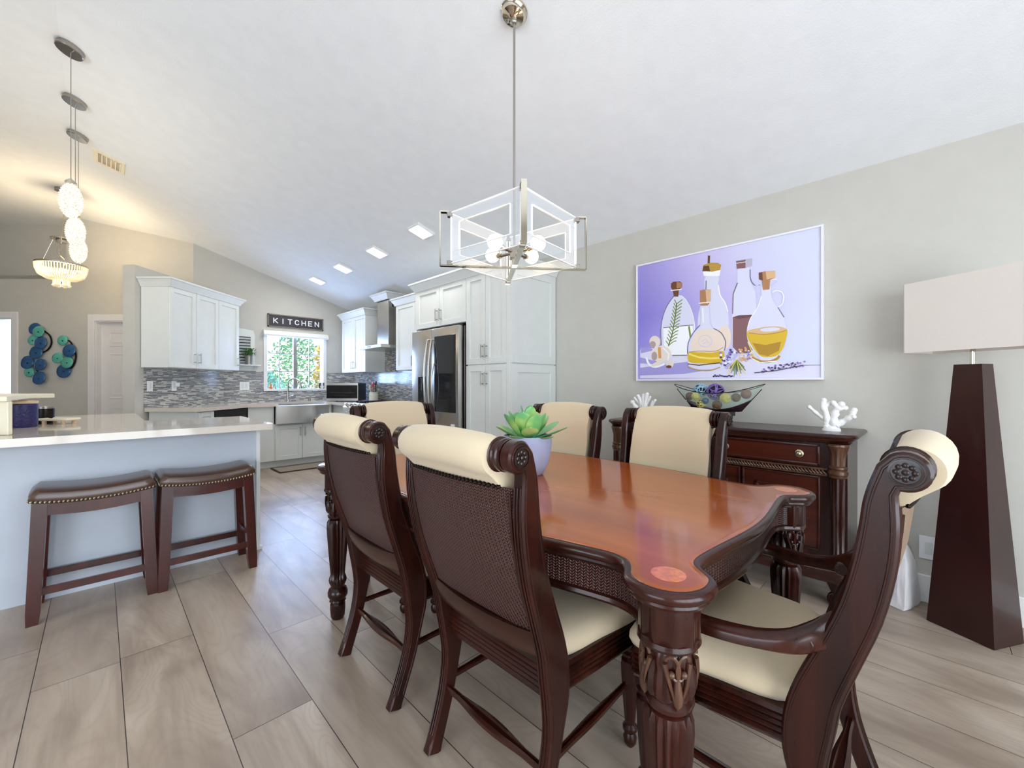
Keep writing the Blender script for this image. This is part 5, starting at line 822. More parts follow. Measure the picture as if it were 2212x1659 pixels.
# ------------------------------------------------------------------ dining chairs
dark_wood('rosette_wood', (26, 14, 12), (50, 30, 24), 'Z', 0.3, 0.3, 14)
CX_ = [(-.085, 0), (-.055, .08), (-.022, .18), (-.002, .28), (.004, .36), (-.004, .44), (-.022, .52), (-.058, .62), (-.092, .72), (-.114, .82), (-.124, .90), (-.127, .95)]
CWID = [.048, .046, .048, .058, .082, .092, .084, .076, .072, .068, .062, .056]
def cx_at(z):
    for (x0, z0), (x1, z1) in zip(CX_, CX_[1:]):
        if z0 <= z <= z1: return x0+(x1-x0)*(z-z0)/(z1-z0)
    return CX_[-1][0]-(z-.95)*0.35
SC = (-0.163, 1.021); SR = 0.039
def chair(name, label, hw=0.215, fw_=0.26, rail_d=0.44, arms=False, cane='cane_dark', group=None):
    r = thing(name, label, 'chair', (0, 0, 0), 0, group)
    P = [Vector((a, b)) for a, b in CX_]; L = []; R = []
    for i, p in enumerate(P):
        d = (P[min(i+1, len(P)-1)]-P[max(i-1, 0)]).normalized(); n = Vector((d.y, -d.x)); L.append(p+n*CWID[i]/2); R.append(p-n*CWID[i]/2)
    arc = [Vector((SC[0]+SR*math.cos(math.radians(a)), SC[1]+SR*math.sin(math.radians(a)))) for a in range(55, 286, 15)]
    front = [tuple(v) for v in L]+[(-0.108, 0.99), (-0.121, 1.030)]
    back = [(-0.153, 0.972)]+[tuple(v) for v in R[::-1][1:]]
    outline = front+[tuple(v) for v in arc]+back
    front_s = [tuple(v) for v in smooth_path([(a, b) for a, b in front], 3)]; back_s = [tuple(v) for v in smooth_path(back, 3)]
    outline = front_s+[tuple(v) for v in arc]+back_s
    yc = lambda z: hw+0.030*min(z, 1.02)
    for s in (-1, 1):
        t = MB(); n = len(outline); T2 = 0.018
        # side outline with a small chamfer, sheared outwards with height
        cen = [Vector(q) for q in outline]
        ins = []
        for i in range(n):
            d = (cen[(i+1) % n]-cen[i-1]).normalized(); ins.append(cen[i]-Vector((d.y, -d.x))*0.005)
        secs = [[(q.x, s*(yc(q.y))-T2, q.y) for q in ins], [(q.x, s*yc(q.y)-T2+0.005, q.y) for q in cen], [(q.x, s*yc(q.y)+T2-0.005, q.y) for q in cen], [(q.x, s*yc(q.y)+T2, q.y) for q in ins]]
        t.loft(secs)
        # scroll roll with turned rings towards the inside
        y0 = s*(yc(1.02)-T2); prof = [(SR, 0), (SR, 0.004), (SR-0.006, 0.008), (SR+0.001, 0.013), (SR+0.001, 0.020), (SR-0.006, 0.024), (SR, 0.029), (SR, 0.034), (SR+0.004, 0.036), (SR, 0.040)]
        t.lathe([(a, -s*b_) for a, b_ in prof], (SC[0], y0, SC[1]), 28, axis='y')
        rp = t.build('rear_post', 'mahogany', r, smooth=40)
        # moulded beads down the outer face
        t = MB()
        pts = []
        for i in range(n):
            d = (cen[(i+1) % n]-cen[i-1]).normalized(); q = cen[i]-Vector((d.y, -d.x))*0.0115
            if q.y > 0.03: pts.append((q.x, s*(yc(q.y)+T2-0.0005), q.y))
        t.tube(pts, 0.0026, 6)
        for off in (-0.010, 0.0, 0.010):     # beads on the rear face
            pts = [(q[0]-0.0005, s*yc(q[1])+off, q[1]) for q in back_s if 0.04 < q[1] < 0.955]
            t.tube(pts, 0.0028, 6)
        t.build('bead_moulding', 'mahogany', rp)
        t = MB(); yo = s*(yc(1.02)+T2)
        t.lathe([(0.026, 0), (0.026, s*0.004), (0.022, s*0.0045), (0.0215, s*0.001), (0.003, s*0.001)], (SC[0], yo, SC[1]), 28, axis='y')
        for k in range(8):
            a = k*PI/4; t.lathe([(.0056, 0), (.0052, s*.0016), (.003, s*.0028), (.0004, s*.003)], (SC[0]+.0135*math.cos(a), yo+s*.001, SC[1]+.0135*math.sin(a)), 8, axis='y')
        for k in range(0):
            a = k*PI/4; t.add([(SC[0]+0.006*math.cos(a+dd)+rr*math.cos(a), yo+s*h, SC[1]+0.006*math.sin(a+dd)+rr*math.sin(a)) for dd, rr, h in ((PI/2, .006, .002), (0, .018, .003), (-PI/2, .006, .002), (PI, .0, .005))], [(0, 1, 2, 3)])
        t.lathe([(0.006, 0), (0.006, s*0.004), (0.002, s*0.006)], (SC[0], yo, SC[1]), 12, axis='y')
        t.build('rosette', 'rosette_wood', rp, smooth=40)
    # upholstered back rolled over the top
    iw = hw+0.03-0.018-0.036
    ny = 12; secs = []
    for j in range(ny+1):
        q = -1+2*j/ny; bowx = -0.016*(1-q*q); e = 1-0.10*max(0, (abs(q)-0.82)/0.18)**2; rr = 0.050*e
        pts = [(cx_at(z)+0.030*(e), z) for z in (.47, .55, .65, .75, .85, .93)]
        pts += [(SC[0]-.012+rr*math.cos(math.radians(a)), SC[1]-.005+rr*math.sin(math.radians(a))) for a in range(40, 236, 15)]
        pts += [(-0.185, .966), (-0.172, .953), (-0.164, .944), (-0.150, .938)]+[(cx_at(z)-0.012, z) for z in (.90, .80, .70, .60, .50)]
        arch = 0.012*(1-q*q)
        secs.append([(x+bowx*min(1, (z-.4)/.4), q*(iw*(0.965 if z < .9 else 1.0)+ (0.014 if z < .9 else 0)), z+(arch if z > .94 else 0)) for x, z in pts])
    MB().loft(secs).build('upholstered_back', 'cream_fabric', r, smooth=60)
    # cane panel
    secs = []
    for j in range(ny+1):
        q = -1+2*j/ny; bowx = -0.016*(1-q*q); zz = [.555+.0385*i for i in range(11)]
        loop = [(cx_at(z)-0.020, z) for z in zz]+[(cx_at(z)-0.029, z) for z in zz[::-1]]
        secs.append([(x+bowx*min(1, (z-.4)/.4), q*(hw+0.028*z-0.016), z) for x, z in loop])
    MB().loft(secs).build('cane_panel', cane, r, smooth=60)
    t = MB(); secs = []
    for j in range(ny+1):
        q = -1+2*j/ny; bx = -0.012*(1-q*q); zo = -0.012*(1-q*q)
        secs.append([(cx_at(z)+x+bx, q*(hw+0.028*z-0.014), z+zo) for x, z in ((-.036, .49), (-.040, .50), (-.040, .548), (-.034, .562), (-.008, .562), (-.004, .49))])
    t.loft(secs).build('back_rail', 'mahogany_h', r, smooth=30)
    t = MB()
    for s in (-1, 1):
        t = MB(); t.tube([(cx_at(z)-0.031, s*(hw+0.028*z-0.022), z) for z in [.56+.037*i for i in range(11)]], 0.0045, 6)
        t.build('cane_moulding', 'mahogany', r)
    t = MB(); n = 26
    for i in range(n):
        q = -1+2*(i+0.5)/n; z = .943; t.ball((cx_at(z)-0.037-0.016*(1-q*q)*0.95, q*(iw+0.004), z), 0.0062, 8, 5)
    t.build('nail_trim', 'dark_nail', r)
    # seat frame with reeded sides
    out = [(-0.01, -hw-0.004), (rail_d-0.02, -fw_), (rail_d+0.018, -fw_*0.55), (rail_d+0.026, 0), (rail_d+0.018, fw_*0.55), (rail_d-0.02, fw_), (-0.01, hw+0.004)]
    prof = [(-0.03, .432), (-0.004, .432)]
    for k in range(5):
        z = .428-k*.0145; prof += [(0.0, z), (0.004, z-.0045), (0.0, z-.009), (-0.005, z-.0115)]
    prof += [(-0.004, .352), (-0.03, .352)]
    MB().sweep(out, prof).build('seat_frame', 'mahogany_h', r, smooth=40)
    # cushion
    so = smooth_loop([(0.035, -hw+0.028), (rail_d*0.5, -(hw+fw_)/2+0.004), (rail_d-0.03, -fw_+0.004), (rail_d+0.01, -fw_*0.75), (rail_d+0.028, 0), (rail_d+0.01, fw_*0.75), (rail_d-0.03, fw_-0.004), (rail_d*0.5, (hw+fw_)/2-0.004), (0.035, hw-0.028), (0.028, 0)], 5)
    cx0 = rail_d*.5; MB().loft([[(cx0+(x-cx0)*k, y*k, z) for x, y in so] for k, z in ((.25, .508), (.5, .507), (.72, .502), (.88, .492), (.965, .478), (1.0, .462), (1.004, .448), (.98, .4325))]).build('seat_cushion', 'cream_fabric', r, smooth=70)
    # turned front legs
    for s in (-1, 1):
        x, y = rail_d-0.045, s*(fw_-0.038)
        MB().lathe([(0.012, 0), (0.020, 0.012), (0.022, 0.03), (0.016, 0.045), (0.024, 0.055), (0.024, 0.065), (0.016, 0.075), (0.018, 0.09), (0.027, 0.20), (0.030, 0.27), (0.028, 0.285), (0.018, 0.292), (0.028, 0.302), (0.028, 0.31), (0.020, 0.318), (0.020, 0.325)], (x, y, 0), 24, 8, lambda z: 0.005 if 0.09 < z < 0.28 else 0).box(x-0.026, x+0.026, y-0.026, y+0.026, 0.322, 0.43, 0.004).build('front_leg', 'mahogany', r, smooth=35)
    # stretchers
    def stretcher(a, b_, hh=0.012):
        a = Vector(a); b_ = Vector(b_); t = MB(); n = 12; d = (b_-a).normalized(); pn = Vector((-d.y, d.x, 0)); secs = []
        for i in range(n+1):
            q = i/n; k = 0.010+hh*max(0, math.cos((q-.5)*PI*1.6)); p = a+(b_-a)*q
            secs.append([tuple(p+pn*w_+Vector((0, 0, h))) for w_, h in ((-k, -.007), (-k, .004), (-k*.5, .008), (-k*.33, .004), (k*.33, .004), (k*.5, .008), (k, .004), (k, -.007))])
        t.loft(secs).build('stretcher', 'mahogany_h', r, smooth=35)
    stretcher((-0.026, -yc(.18)+0.01, .185), (-0.026, yc(.18)-0.01, .185))
    for s in (-1, 1): stretcher((-0.0, s*yc(.2), .205), (rail_d-0.05, s*(fw_-0.045), .205), 0.004)
    if arms:
        for s in (-1, 1):
            yb = s*yc(.69); yf = s*(fw_+0.025)
            path = smooth_path([(cx_at(.68)+0.012, yb-s*.006, .672), (-0.02, yb+s*.004, .640), (0.03, s*(hw+0.05), .618), (0.11, s*(hw+0.068), .604), (0.20, yf+s*0.01, .602), (0.28, yf+s*0.004, .604), (0.335, yf, .598), (0.352, yf, .578)], 4)
            t = MB(); secs = []; n = len(path)
            for i, p in enumerate(path):
                d = (path[min(i+1, n-1)]-path[max(i-1, 0)]).normalized(); sd = Vector((-d.y, d.x, 0)).normalized(); up = d.cross(sd); up = -up if up.z < 0 or (abs(up.z) < .2 and up.x > 0) else up
                q = i/(n-1); hh = 0.036-0.017*min(1, q*2.6)+0.004*max(0, q-.7); ww = 0.013+0.010*math.sin(PI*min(1, q*1.1))+.003*q
                secs.append([tuple(p+sd*a*ww+up*b_*hh) for a, b_ in ((-1, -.7), (-1, .2), (-.85, .62), (-.45, .9), (0, 1), (.45, .9), (.85, .62), (1, .2), (1, -.7), (.6, -1), (-.6, -1))])
            t.loft(secs)
            t.lathe([(0.017, -0.024), (0.020, -0.02), (0.020, 0.02), (0.017, 0.024)], (cx_at(.66)+0.070, yb+s*0.006, .622), 18, axis='y')
            ao = t.build('arm', 'mahogany_h', r, smooth=50)
            # curved arm support
            path = smooth_path([(0.350, yf, .595), (0.352, yf, .56), (0.325, yf-s*.002, .50), (0.285, yf-s*.012, .43), (0.262, yf-s*.018, .38), (0.262, yf-s*.02, .345)], 4); t = MB(); secs = []
            for i, p in enumerate(path):
                q = i/(len(path)-1); a = 0.030+0.016*math.sin(PI*q); secs.append([tuple(p+Vector((x, y, 0))) for x, y in ((-a*.7, -.015), (a*.7, -.015), (a*.85, 0), (a*.7, .015), (-a*.7, .015), (-a*.85, 0))])
            t.loft(secs).build('arm_support', 'mahogany', r, smooth=40)
    return r
GR = 'dining chairs around the table'
ch = chair('dining_chair', 'scroll-back cane dining chair nearest the camera on the left table side', group=GR)
TXC = 1.365
LX = 0.848; RX = 2*TXC-LX
def put(o, x, y, a): o.location = (x, y, 0); o.rotation_euler = (0, 0, a); PM[o.name] = frame((x, y, 0), a)
put(ch, LX, 0.925, 0)
dup(ch, (LX, 1.605, 0), 0, 'scroll-back cane dining chair on the left table side, farther from the camera', GR)
dup(ch, (RX+0.02, 0.925, 0), PI, 'cream-fronted dining chair facing the camera, before the sideboard middle', GR)
dup(ch, (RX+0.02, 1.60, 0), PI, 'cream-fronted dining chair facing the camera, half hidden behind the succulent pot', GR)
ac = chair('dining_armchair', 'scroll-back armchair with curved wooden arms at the near right table end', hw=0.235, fw_=0.285, rail_d=0.43, arms=True, cane='cane_light', group='armchairs at the table ends')
put(ac, 1.375, 0.200, PI/2)
dup(ac, (1.375, 2.325, 0), -PI/2, 'cream-backed armchair at the far table end before the kitchen', 'armchairs at the table ends')

# ------------------------------------------------------------------ dining table
TY0 = 1.265
q_ = [(.580, .0), (.578, .12), (.573, .24), (.563, .36), (.550, .47), (.527, .58), (.508, .67), (.500, .725), (.508, .762), (.535, .785), (.566, .803), (.586, .832), (.593, .868), (.584, .906), (.560, .936), (.525, .953), (.487, .955), (.455, .944), (.432, .920), (.412, .898), (.385, .889), (.34, .889), (.26, .896), (.16, .907), (.08, .914)]
half = q_+[(0, .917)]+[(-x, y) for x, y in q_[::-1][:-1]]
full = half+[(-x, -y) for x, y in half]
seen = []; 
for p in full:
    if not seen or (Vector(p)-Vector(seen[-1])).length > 1e-4: seen.append(p)
if (Vector(seen[0])-Vector(seen[-1])).length < 1e-4: seen.pop()
tout = smooth_loop([(TXC+x, TY0+y) for x, y in seen], 3)
tb = thing('dining_table', 'long glossy mahogany dining table with scalloped top and carved legs', 'table', (TXC, TY0, 0))
top = MB().sweep(tout, [(-0.030, .785), (-0.012, .785), (-0.010, .7835), (-0.004, .7845), (0.002, .782), (0.006, .775), (0.006, .768), (0.0, .760), (-0.006, .757), (-0.004, .752), (-0.010, .744), (-0.03, .744)],
                 [0, 0, 1, 1, 1, 1, 1, 1, 1, 1, 1, 1]).build('tabletop', ['tabletop', 'mahogany_h'], tb, smooth=40)
LP = [(-.503, -.868), (.503, -.868), (.503, .868), (-.503, .868)]
for (x, y) in LP:
    MB().lathe([(0.036, .7850), (0.036, .7856), (0.001, .7856)], (TXC+x, TY0+y, 0), 28).build('corner_inlay', 'inlay', top)
MB().sweep(tout, [(-0.028, .744), (-0.028, .735), (-0.034, .733), (-0.034, .668), (-0.026, .664), (-0.024, .655), (-0.028, .648), (-0.05, .648)], [0, 0, 0, 1, 0, 0, 0, 0]).build('apron', ['mahogany_h', 'cane_dark'], tb, smooth=35)
TL = [(.026, 0), (.033, .012), (.036, .05), (.036, .075), (.030, .083), (.040, .092), (.036, .100), (.047, .118), (.048, .135), (.042, .152), (.032, .160), (.034, .170), (.040, .182), (.043, .195), (.040, .208), (.034, .225),
      (.036, .25), (.043, .33), (.049, .41), (.052, .46), (.051, .490), (.044, .505), (.035, .510), (.046, .516), (.048, .526), (.040, .534), (.052, .545), (.056, .560), (.054, .585), (.050, .605), (.051, .625), (.046, .645), (.040, .652), (.049, .657), (.050, .663), (.044, .667), (.050, .671), (.050, .677), (.045, .681), (.054, .685), (.054, .70)]
ampf = lambda z: 0.008 if .215 < z < .50 else (0.004 if .012 < z < .07 or .17 < z < .21 else (0.0055 if .54 < z < .64 else 0))
for i, (x, y) in enumerate(LP):
    c = (TXC+x, TY0+y, 0)
    lg = MB(); lg.lathe(TL, c, 64, 16, ampf); lg.lathe([(.060, .652), (.0632, .656), (.0632, .744)], c, 60, 10, 0.005)
    lo = lg.build('leg', 'mahogany', tb, smooth=40)
    t = MB()     # carved acanthus leaves and volutes on the bulb
    for k in range(4):
        a0 = k*PI/2+PI/4
        for s in (-1, 1):
            pts = []; rad = []
            for j in range(20):
                u = j/19; an = a0+s*(0.16+0.30*math.cos(u*PI*1.7)*(1-u*0.55)); z = .632-.030*u*0.9+.016*math.sin(u*PI*2.0); rr = 0.0535
                pts.append((c[0]+rr*math.cos(an), c[1]+rr*math.sin(an), z)); rad.append(0.0042-0.0012*u)
            t.tube(pts, rad, 6); t.ball((pts[-1][0], pts[-1][1], pts[-1][2]), 0.0075, 8, 6)
            pts = [(c[0]+(0.054+0.003*math.sin(u*PI))*math.cos(a0+s*(0.50-0.38*u)), c[1]+(0.054+0.003*math.sin(u*PI))*math.sin(a0+s*(0.50-0.38*u)), .625-.075*u) for u in [q/10 for q in range(11)]]
            t.tube(pts, [0.0055-0.0035*q/10 for q in range(11)], 6)
        t.lathe([(0.001, .532), (0.010, .545), (0.012, .56), (0.005, .60)], (c[0]+0.050*math.cos(a0), c[1]+0.050*math.sin(a0), 0), 10)
    t.build('carved_leaves', 'carved_gold_wood' if i == 0 else 'mahogany', lo, smooth=50)

# succulent in a grey planter
c = (1.372, 1.285, .785)
r = thing('potted_succulent', 'pale grey planter with broad-leaved green succulent on the dining table', 'plant', c)
MB().lathe([(.060, 0), (.068, .004), (.088, .04), (.102, .09), (.108, .14), (.109, .172), (.107, .175), (.100, .174), (.098, .155)], c, 40).build('planter', 'planter', r, smooth=50)
MB().lathe([(.0985, .150), (.0985, .156), (.001, .160)], c, 24).build('soil', 'soil', r)
def leaf(base, az, tilt, L, W, curl=0.25, th=0.004):
    secs = []; n = 14; h = Vector((math.cos(az), math.sin(az), 0)); sd = Vector((-math.sin(az), math.cos(az), 0)); p = Vector(base)
    for i in range(n+1):
        u = i/n; a = tilt+curl*u; d = h*math.cos(a)+Vector((0, 0, 1))*math.sin(a); nrm = -h*math.sin(a)+Vector((0, 0, 1))*math.cos(a)
        q = min(1, u/.62); wd = W*(0.24+0.76*q*q*(3-2*q))*math.sqrt(max(0.012, 1-max(0, (u-.60)/.40)**2.3))
        th2 = th*(1.1-0.6*u)
        secs.append([tuple(p+sd*wd*x+nrm*(th2*z+0.10*wd*x*x*1.6)) for x, z in ((-1, 0), (-.6, .8), (0, 1), (.6, .8), (1, 0), (.6, -.8), (0, -1), (-.6, -.8))])
        p = p+d*(L/n)
    t = MB(); t.loft(secs); return t
rg = random.Random(8)
# leaf azimuths measured in the world, from outer ring to the middle
ring1 = [(196, 4), (228, 20), (268, 2), (300, 12), (340, 20), (18, 14), (60, 22), (105, 14), (150, 18)]
for az, tl in ring1:
    a = math.radians(az); leaf((c[0]+.028*math.cos(a), c[1]+.028*math.sin(a), c[2]+.160), a, math.radians(tl), .150+rg.uniform(-.02, .01), .036+rg.uniform(-.004, .003), 0.30).build('leaf', 'succulent', r, smooth=60)
for az, tl in [(205, 60), (245, 50), (290, 56), (335, 46), (20, 52), (75, 50), (125, 56), (165, 44)]:
    a = math.radians(az); leaf((c[0]+.022*math.cos(a), c[1]+.022*math.sin(a), c[2]+.155), a, math.radians(tl), .145+rg.uniform(-.015, .012), .038+rg.uniform(-.004, .004), 0.25).build('leaf', 'succulent', r, smooth=60)
for az, tl in [(250, 76), (10, 80), (130, 78)]:
    a = math.radians(az); leaf((c[0]+.004*math.cos(a), c[1]+.004*math.sin(a), c[2]+.165), a, math.radians(tl), .145, .032, 0.05).build('leaf', 'succulent', r, smooth=60)

# ------------------------------------------------------------------ sideboard
SY0, SY1, SX = .27, 1.76, 2.73
r = thing('sideboard', 'dark mahogany sideboard with fluted corner columns under the painting', 'sideboard', (2.97, 1.015, 0))
def rr_out(x0, x1, y0, y1, rad, n=6):
    pts = []
    for cx, cy, a0 in ((x0+rad, y0+rad, 180), (x0+rad, y1-rad, 90)):
        rng_ = [a0+90*i/n for i in range(n+1)] if a0 == 180 else [180-90*i/n for i in range(n+1)]
        if a0 == 180: pts += [(cx+rad*math.cos(math.radians(a)), cy+rad*math.sin(math.radians(a))) for a in rng_]
        else: pts = [(cx+rad*math.cos(math.radians(a)), cy+rad*math.sin(math.radians(a))) for a in rng_[::-1]]+pts
    return [(x1, y1)]+pts+[(x1, y0)]
so = rr_out(SX+0.01, XR-0.012, SY0+0.01, SY1-0.01, 0.07)
MB().sweep(so, [(-0.012, .925), (-0.002, .924), (0.006, .919), (0.010, .911), (0.006, .902), (-0.002, .898), (-0.004, .893), (-0.012, .888), (-0.018, .876), (-0.03, .872)]).build('top', 'mahogany_h', r, smooth=40)
BX = SX+0.055
MB().box(BX, XR-0.02, SY0+0.045, SY1-0.045, .21, .874).build('body', 'mahogany', r)
MS_ = F_RIGHT(0, BX)
def framed(par, u0, u1, z0, z1, name, m='mahogany_red', w_=0.016):
    t = MB(MS_); t.box(u0, u1, 0, 0.010, z0, z1, 0.002)
    d = t.build(name, m, par); t = MB(MS_)
    for q in ((u0, u1, z0, z0+w_), (u0, u1, z1-w_, z1), (u0, u0+w_, z0, z1), (u1-w_, u1, z0, z1)):
        t.box(q[0], q[1], 0.004, 0.019, q[2], q[3], 0.005, 2)
    t.build('edge_moulding', 'mahogany_h', d); return d
for a, b_ in ((.43, 1.005), (1.02, 1.60)):
    d = framed(r, a, b_, .745, .862, 'drawer')
    for u in (a+.095, b_-.095):
        MB(MS_).lathe([(.021, .010), (.021, .014), (.016, .016), (.012, .014), (.007, .022), (.010, .028), (.004, .033)], (u, 0, .803), 20, axis='y').build('knob', 'brass_nail', d)
for a, b_ in ((.43, .815), (.825, 1.205), (1.215, 1.60)):
    d = framed(r, a, b_, .285, .69, 'door', 'mahogany_red', 0.012)
    t = MB(MS_); ua, ub, za, zb = a+.07, b_-.07, .355, .62
    for q in ((ua, ub, za, za+.018), (ua, ub, zb-.018, zb), (ua, ua+.018, za, zb), (ub-.018, ub, za, zb)): t.box(q[0], q[1], .006, .022, q[2], q[3], 0.006, 2)
    t.box(ua+.035, ub-.035, .006, .016, za+.035, zb-.035, 0.006); t.build('raised_panel', 'mahogany_red', d)
t = MB(MS_)
t.box(.40, 1.63, 0, .018, .695, .704, .003).box(.40, 1.63, 0, .018, .726, .735, .003)
bb = t.build('rope_moulding', 'carved_gold_wood', r)
t = MB(MS_); k = 0
while .405+k*.016 < 1.62:
    u = .405+k*.016; t.tube([(u, .012, .706), (u+.008, .019, .715), (u+.016, .012, .724)], .0048, 6); k += 1
t.build('rope_twist', 'carved_gold_wood', bb)
for yy in (SY0+.085, SY1-.085):
    c = (BX+.004, yy, 0); col = MB()
    col.lathe([(.034, .235), (.044, .24), (.044, .255), (.036, .262), (.032, .28), (.034, .46), (.035, .60), (.036, .69)], c, 48, 12, lambda z: .006 if .27 < z < .68 else 0)
    co = col.build('corner_column', 'mahogany', r, smooth=40)
    MB().lathe([(.036, .69), (.044, .697), (.038, .703), (.046, .712), (.046, .728), (.037, .735), (.043, .742), (.043, .75), (.034, .756)], c, 32).build('column_ring', 'carved_gold_wood', co, smooth=40)
    MB().lathe([(.034, .756), (.036, .79), (.040, .82), (.047, .85), (.052, .86), (.050, .868), (.052, .873)], c, 48, 10, lambda z: .006 if z < .85 else 0).build('capital', 'carved_gold_wood', co, smooth=40)
MB().sweep(rr_out(SX+0.025, XR-0.015, SY0+0.025, SY1-0.025, 0.06), [(-.012, .245), (-.004, .238), (0, .225), (.006, .215), (.006, .20), (-.004, .19), (-.004, .135), (-.02, .125)]).build('plinth', 'mahogany_h', r, smooth=35)
for x in (SX+.075, XR-.08):
    for y in (SY0+.09, SY1-.09):
        MB().lathe([(.030, 0), (.042, .012), (.046, .035), (.040, .058), (.028, .07), (.034, .085), (.046, .11), (.05, .135)], (x, y, 0), 32, 8, lambda z: .006).build('foot', 'mahogany', r, smooth=40)

# white corals
def coral(name, label, c, branches, base=0.045):
    r = thing(name, label, 'coral', c); MF = frame(c, ANG*0+math.atan2(-1, 0)*0)
    t = MB(frame(c)); t.lathe([(base, 0), (base*.95, .012), (base*.5, .03), (.012, .045)], (0, 0, 0), 14, sx=.7).build('coral_base', 'coral_white', r, smooth=60)
    t = MB(frame(c))
    for pts, rad in branches:
        p = smooth_path([(x, -y, z) for y, z, x in pts], 3); n = len(p)
        rad *= 1.2; rr = [rad*(1.15-0.35*i/(n-1))*(1+0.22*math.sin(i*2.3+rad*900)) for i in range(n)]; rr[-1] = rad*0.8
        t.tube(p, rr, 9); t.ball(tuple(p[-1]), rad*0.95, 8, 6)
    t.build('coral_branches', 'coral_white', r, smooth=60)
coral('coral_ornament', 'white branching coral ornament on the right end of the sideboard', (2.95, .405, .925),
      [([(-.02, .02, 0), (-.03, .06, 0), (-.06, .085, .01), (-.105, .13, .01)], .010), ([(-.02, .02, 0), (-.022, .09, 0), (-.04, .14, 0), (-.035, .17, 0)], .014), ([(-.03, .14, 0), (-.01, .155, .01)], .010),
       ([(.01, .02, 0), (.012, .08, 0), (.025, .125, 0), (.045, .15, 0)], .016), ([(.03, .13, 0), (.01, .158, -.01)], .013), ([(.03, .13, 0), (.062, .13, .01)], .012),
       ([(.02, .03, 0), (.05, .055, .01), (.085, .085, 0), (.10, .12, 0)], .014), ([(.07, .07, 0), (.10, .085, -.01)], .011)])
coral('coral_ornament', 'white branching coral ornament on the left end of the sideboard behind a chair', (3.0, 1.585, .925),
      [([(-.02, .02, 0), (-.05, .07, 0), (-.09, .12, 0)], .017), ([(-.01, .02, 0), (-.03, .10, .01), (-.07, .155, 0)], .009), ([(-.005, .03, 0), (-.015, .12, 0), (-.04, .17, 0)], .013), ([(0, .03, 0), (.005, .12, 0), (.0, .175, .01)], .014),
       ([(.01, .03, 0), (.02, .12, 0), (.035, .185, 0)], .014), ([(.015, .05, 0), (.03, .11, 0), (.06, .165, 0)], .009), ([(.02, .03, 0), (.06, .08, 0), (.10, .14, 0)], .010), ([(.06, .08, 0), (.08, .13, .0)], .008)])
# bowl on stand with decorative balls
bc = (2.98, 1.035, .925)
r = thing('bowl_stand', 'dark metal stand with fretwork band on the sideboard', 'stand', bc)
t = MB()
for s in (-1, 1):
    for q in (-1, 1):
        x, y = bc[0]+q*.05, bc[1]+s*.075
        for k in range(2): t.tube([(x, y+.010*math.cos(a), bc[2]+.014+.024*k+.012*math.sin(a)) for a in [2*PI*i/10 for i in range(10)]], .0028, 6, closed=True)
t.build('chain_feet', 'iron_dark', r)
t = MB().box(bc[0]-.06, bc[0]+.06, bc[1]-.10, bc[1]+.10, bc[2]+.051, bc[2]+.083, .002); t.build('band', 'iron_dark', r)
t = MB()
for k in range(5):
    y = bc[1]-.095+.038*k; x = bc[0]-.063
    for q in ((y, y+.032, .056, .059), (y, y+.003, .056, .078), (y, y+.032, .075, .078), (y+.029, y+.032, .064, .078), (y+.012, y+.032, .064, .067)): t.box(x, x+.004, q[0], q[1], bc[2]+q[2], bc[2]+q[3])
t.build('fretwork', 'nickel', r)
BL = .288
def b_low(u):
    return .088+(.262-.088)*max(0, (abs(u)*BL-.15)/(BL-.15))
def b_rim(u): return max(.205+.060*u*u, b_low(u)+.002)
def b_pt(u, v, o=0.0):
    z = b_low(u)+(b_rim(u)-b_low(u))*abs(v)**1.5
    return (bc[0]+v*(.088*math.sqrt(max(0, 1-abs(u)**2.4))+.003+o), bc[1]-u*(BL+o), bc[2]+z-o)
def b_sheet(name, m, vmax, u1, o0, o1, parent):
    nu, n2 = 28, 19; vs = []
    for o in (o0, o1):
        for i in range(nu+1):
            u = -u1+2*u1*i/nu
            for j in range(n2): vs.append(b_pt(u, vmax(u)*(-1+2*j/(n2-1)), o))
    fs = []; B = (nu+1)*n2
    for i in range(nu):
        for j in range(n2-1):
            a = i*n2+j; fs.append((a, a+1, a+n2+1, a+n2)); fs.append((B+a, B+a+n2, B+a+n2+1, B+a+1))
        fs.append((i*n2, (i+1)*n2, B+(i+1)*n2, B+i*n2)); j = n2-1; fs.append((i*n2+j, B+i*n2+j, B+(i+1)*n2+j, (i+1)*n2+j))
    return MB().add(vs, fs).build(name, m, parent, smooth=60)
rb = thing('glass_bowl', 'boat-shaped clear glass bowl with dark lower shell on the sideboard', 'bowl', (bc[0], bc[1], bc[2]+.084))
b_sheet('glass_liner', 'bowl_glass', lambda u: 1.0, 1.0, 0.0, .003, rb)
def vsh(u):
    zs = .100+.125*u*u; k = (zs-b_low(u))/max(1e-4, b_rim(u)-b_low(u)); return max(.02, min(1, k))**(1/1.5) if k > 0 else .05
b_sheet('outer_shell', 'bowl_black', vsh, .93, .0035, .007, rb)
t = MB()
for s_ in (-1, 1): t.tube([b_pt(-1+2*i/30, s_, .0015) for i in range(31)], .0028, 6)
t.build('rim', 'iron_dark', rb)
mat('twine_blue', (150, 190, 210), 0.7); mat('twine_purple', (120, 96, 170), 0.6, vary=.4, vscale=30); mat('twine_yellow', (214, 198, 110), 0.7, vary=.2, vscale=40); mat('ball_brown', (120, 78, 64), 0.6, vary=.2, vscale=60); mat('twine_brown', (110, 84, 50), 0.7); mat('ball_core', (30, 22, 34), 0.7); mat('ball_blue', (30, 80, 120), 0.5)
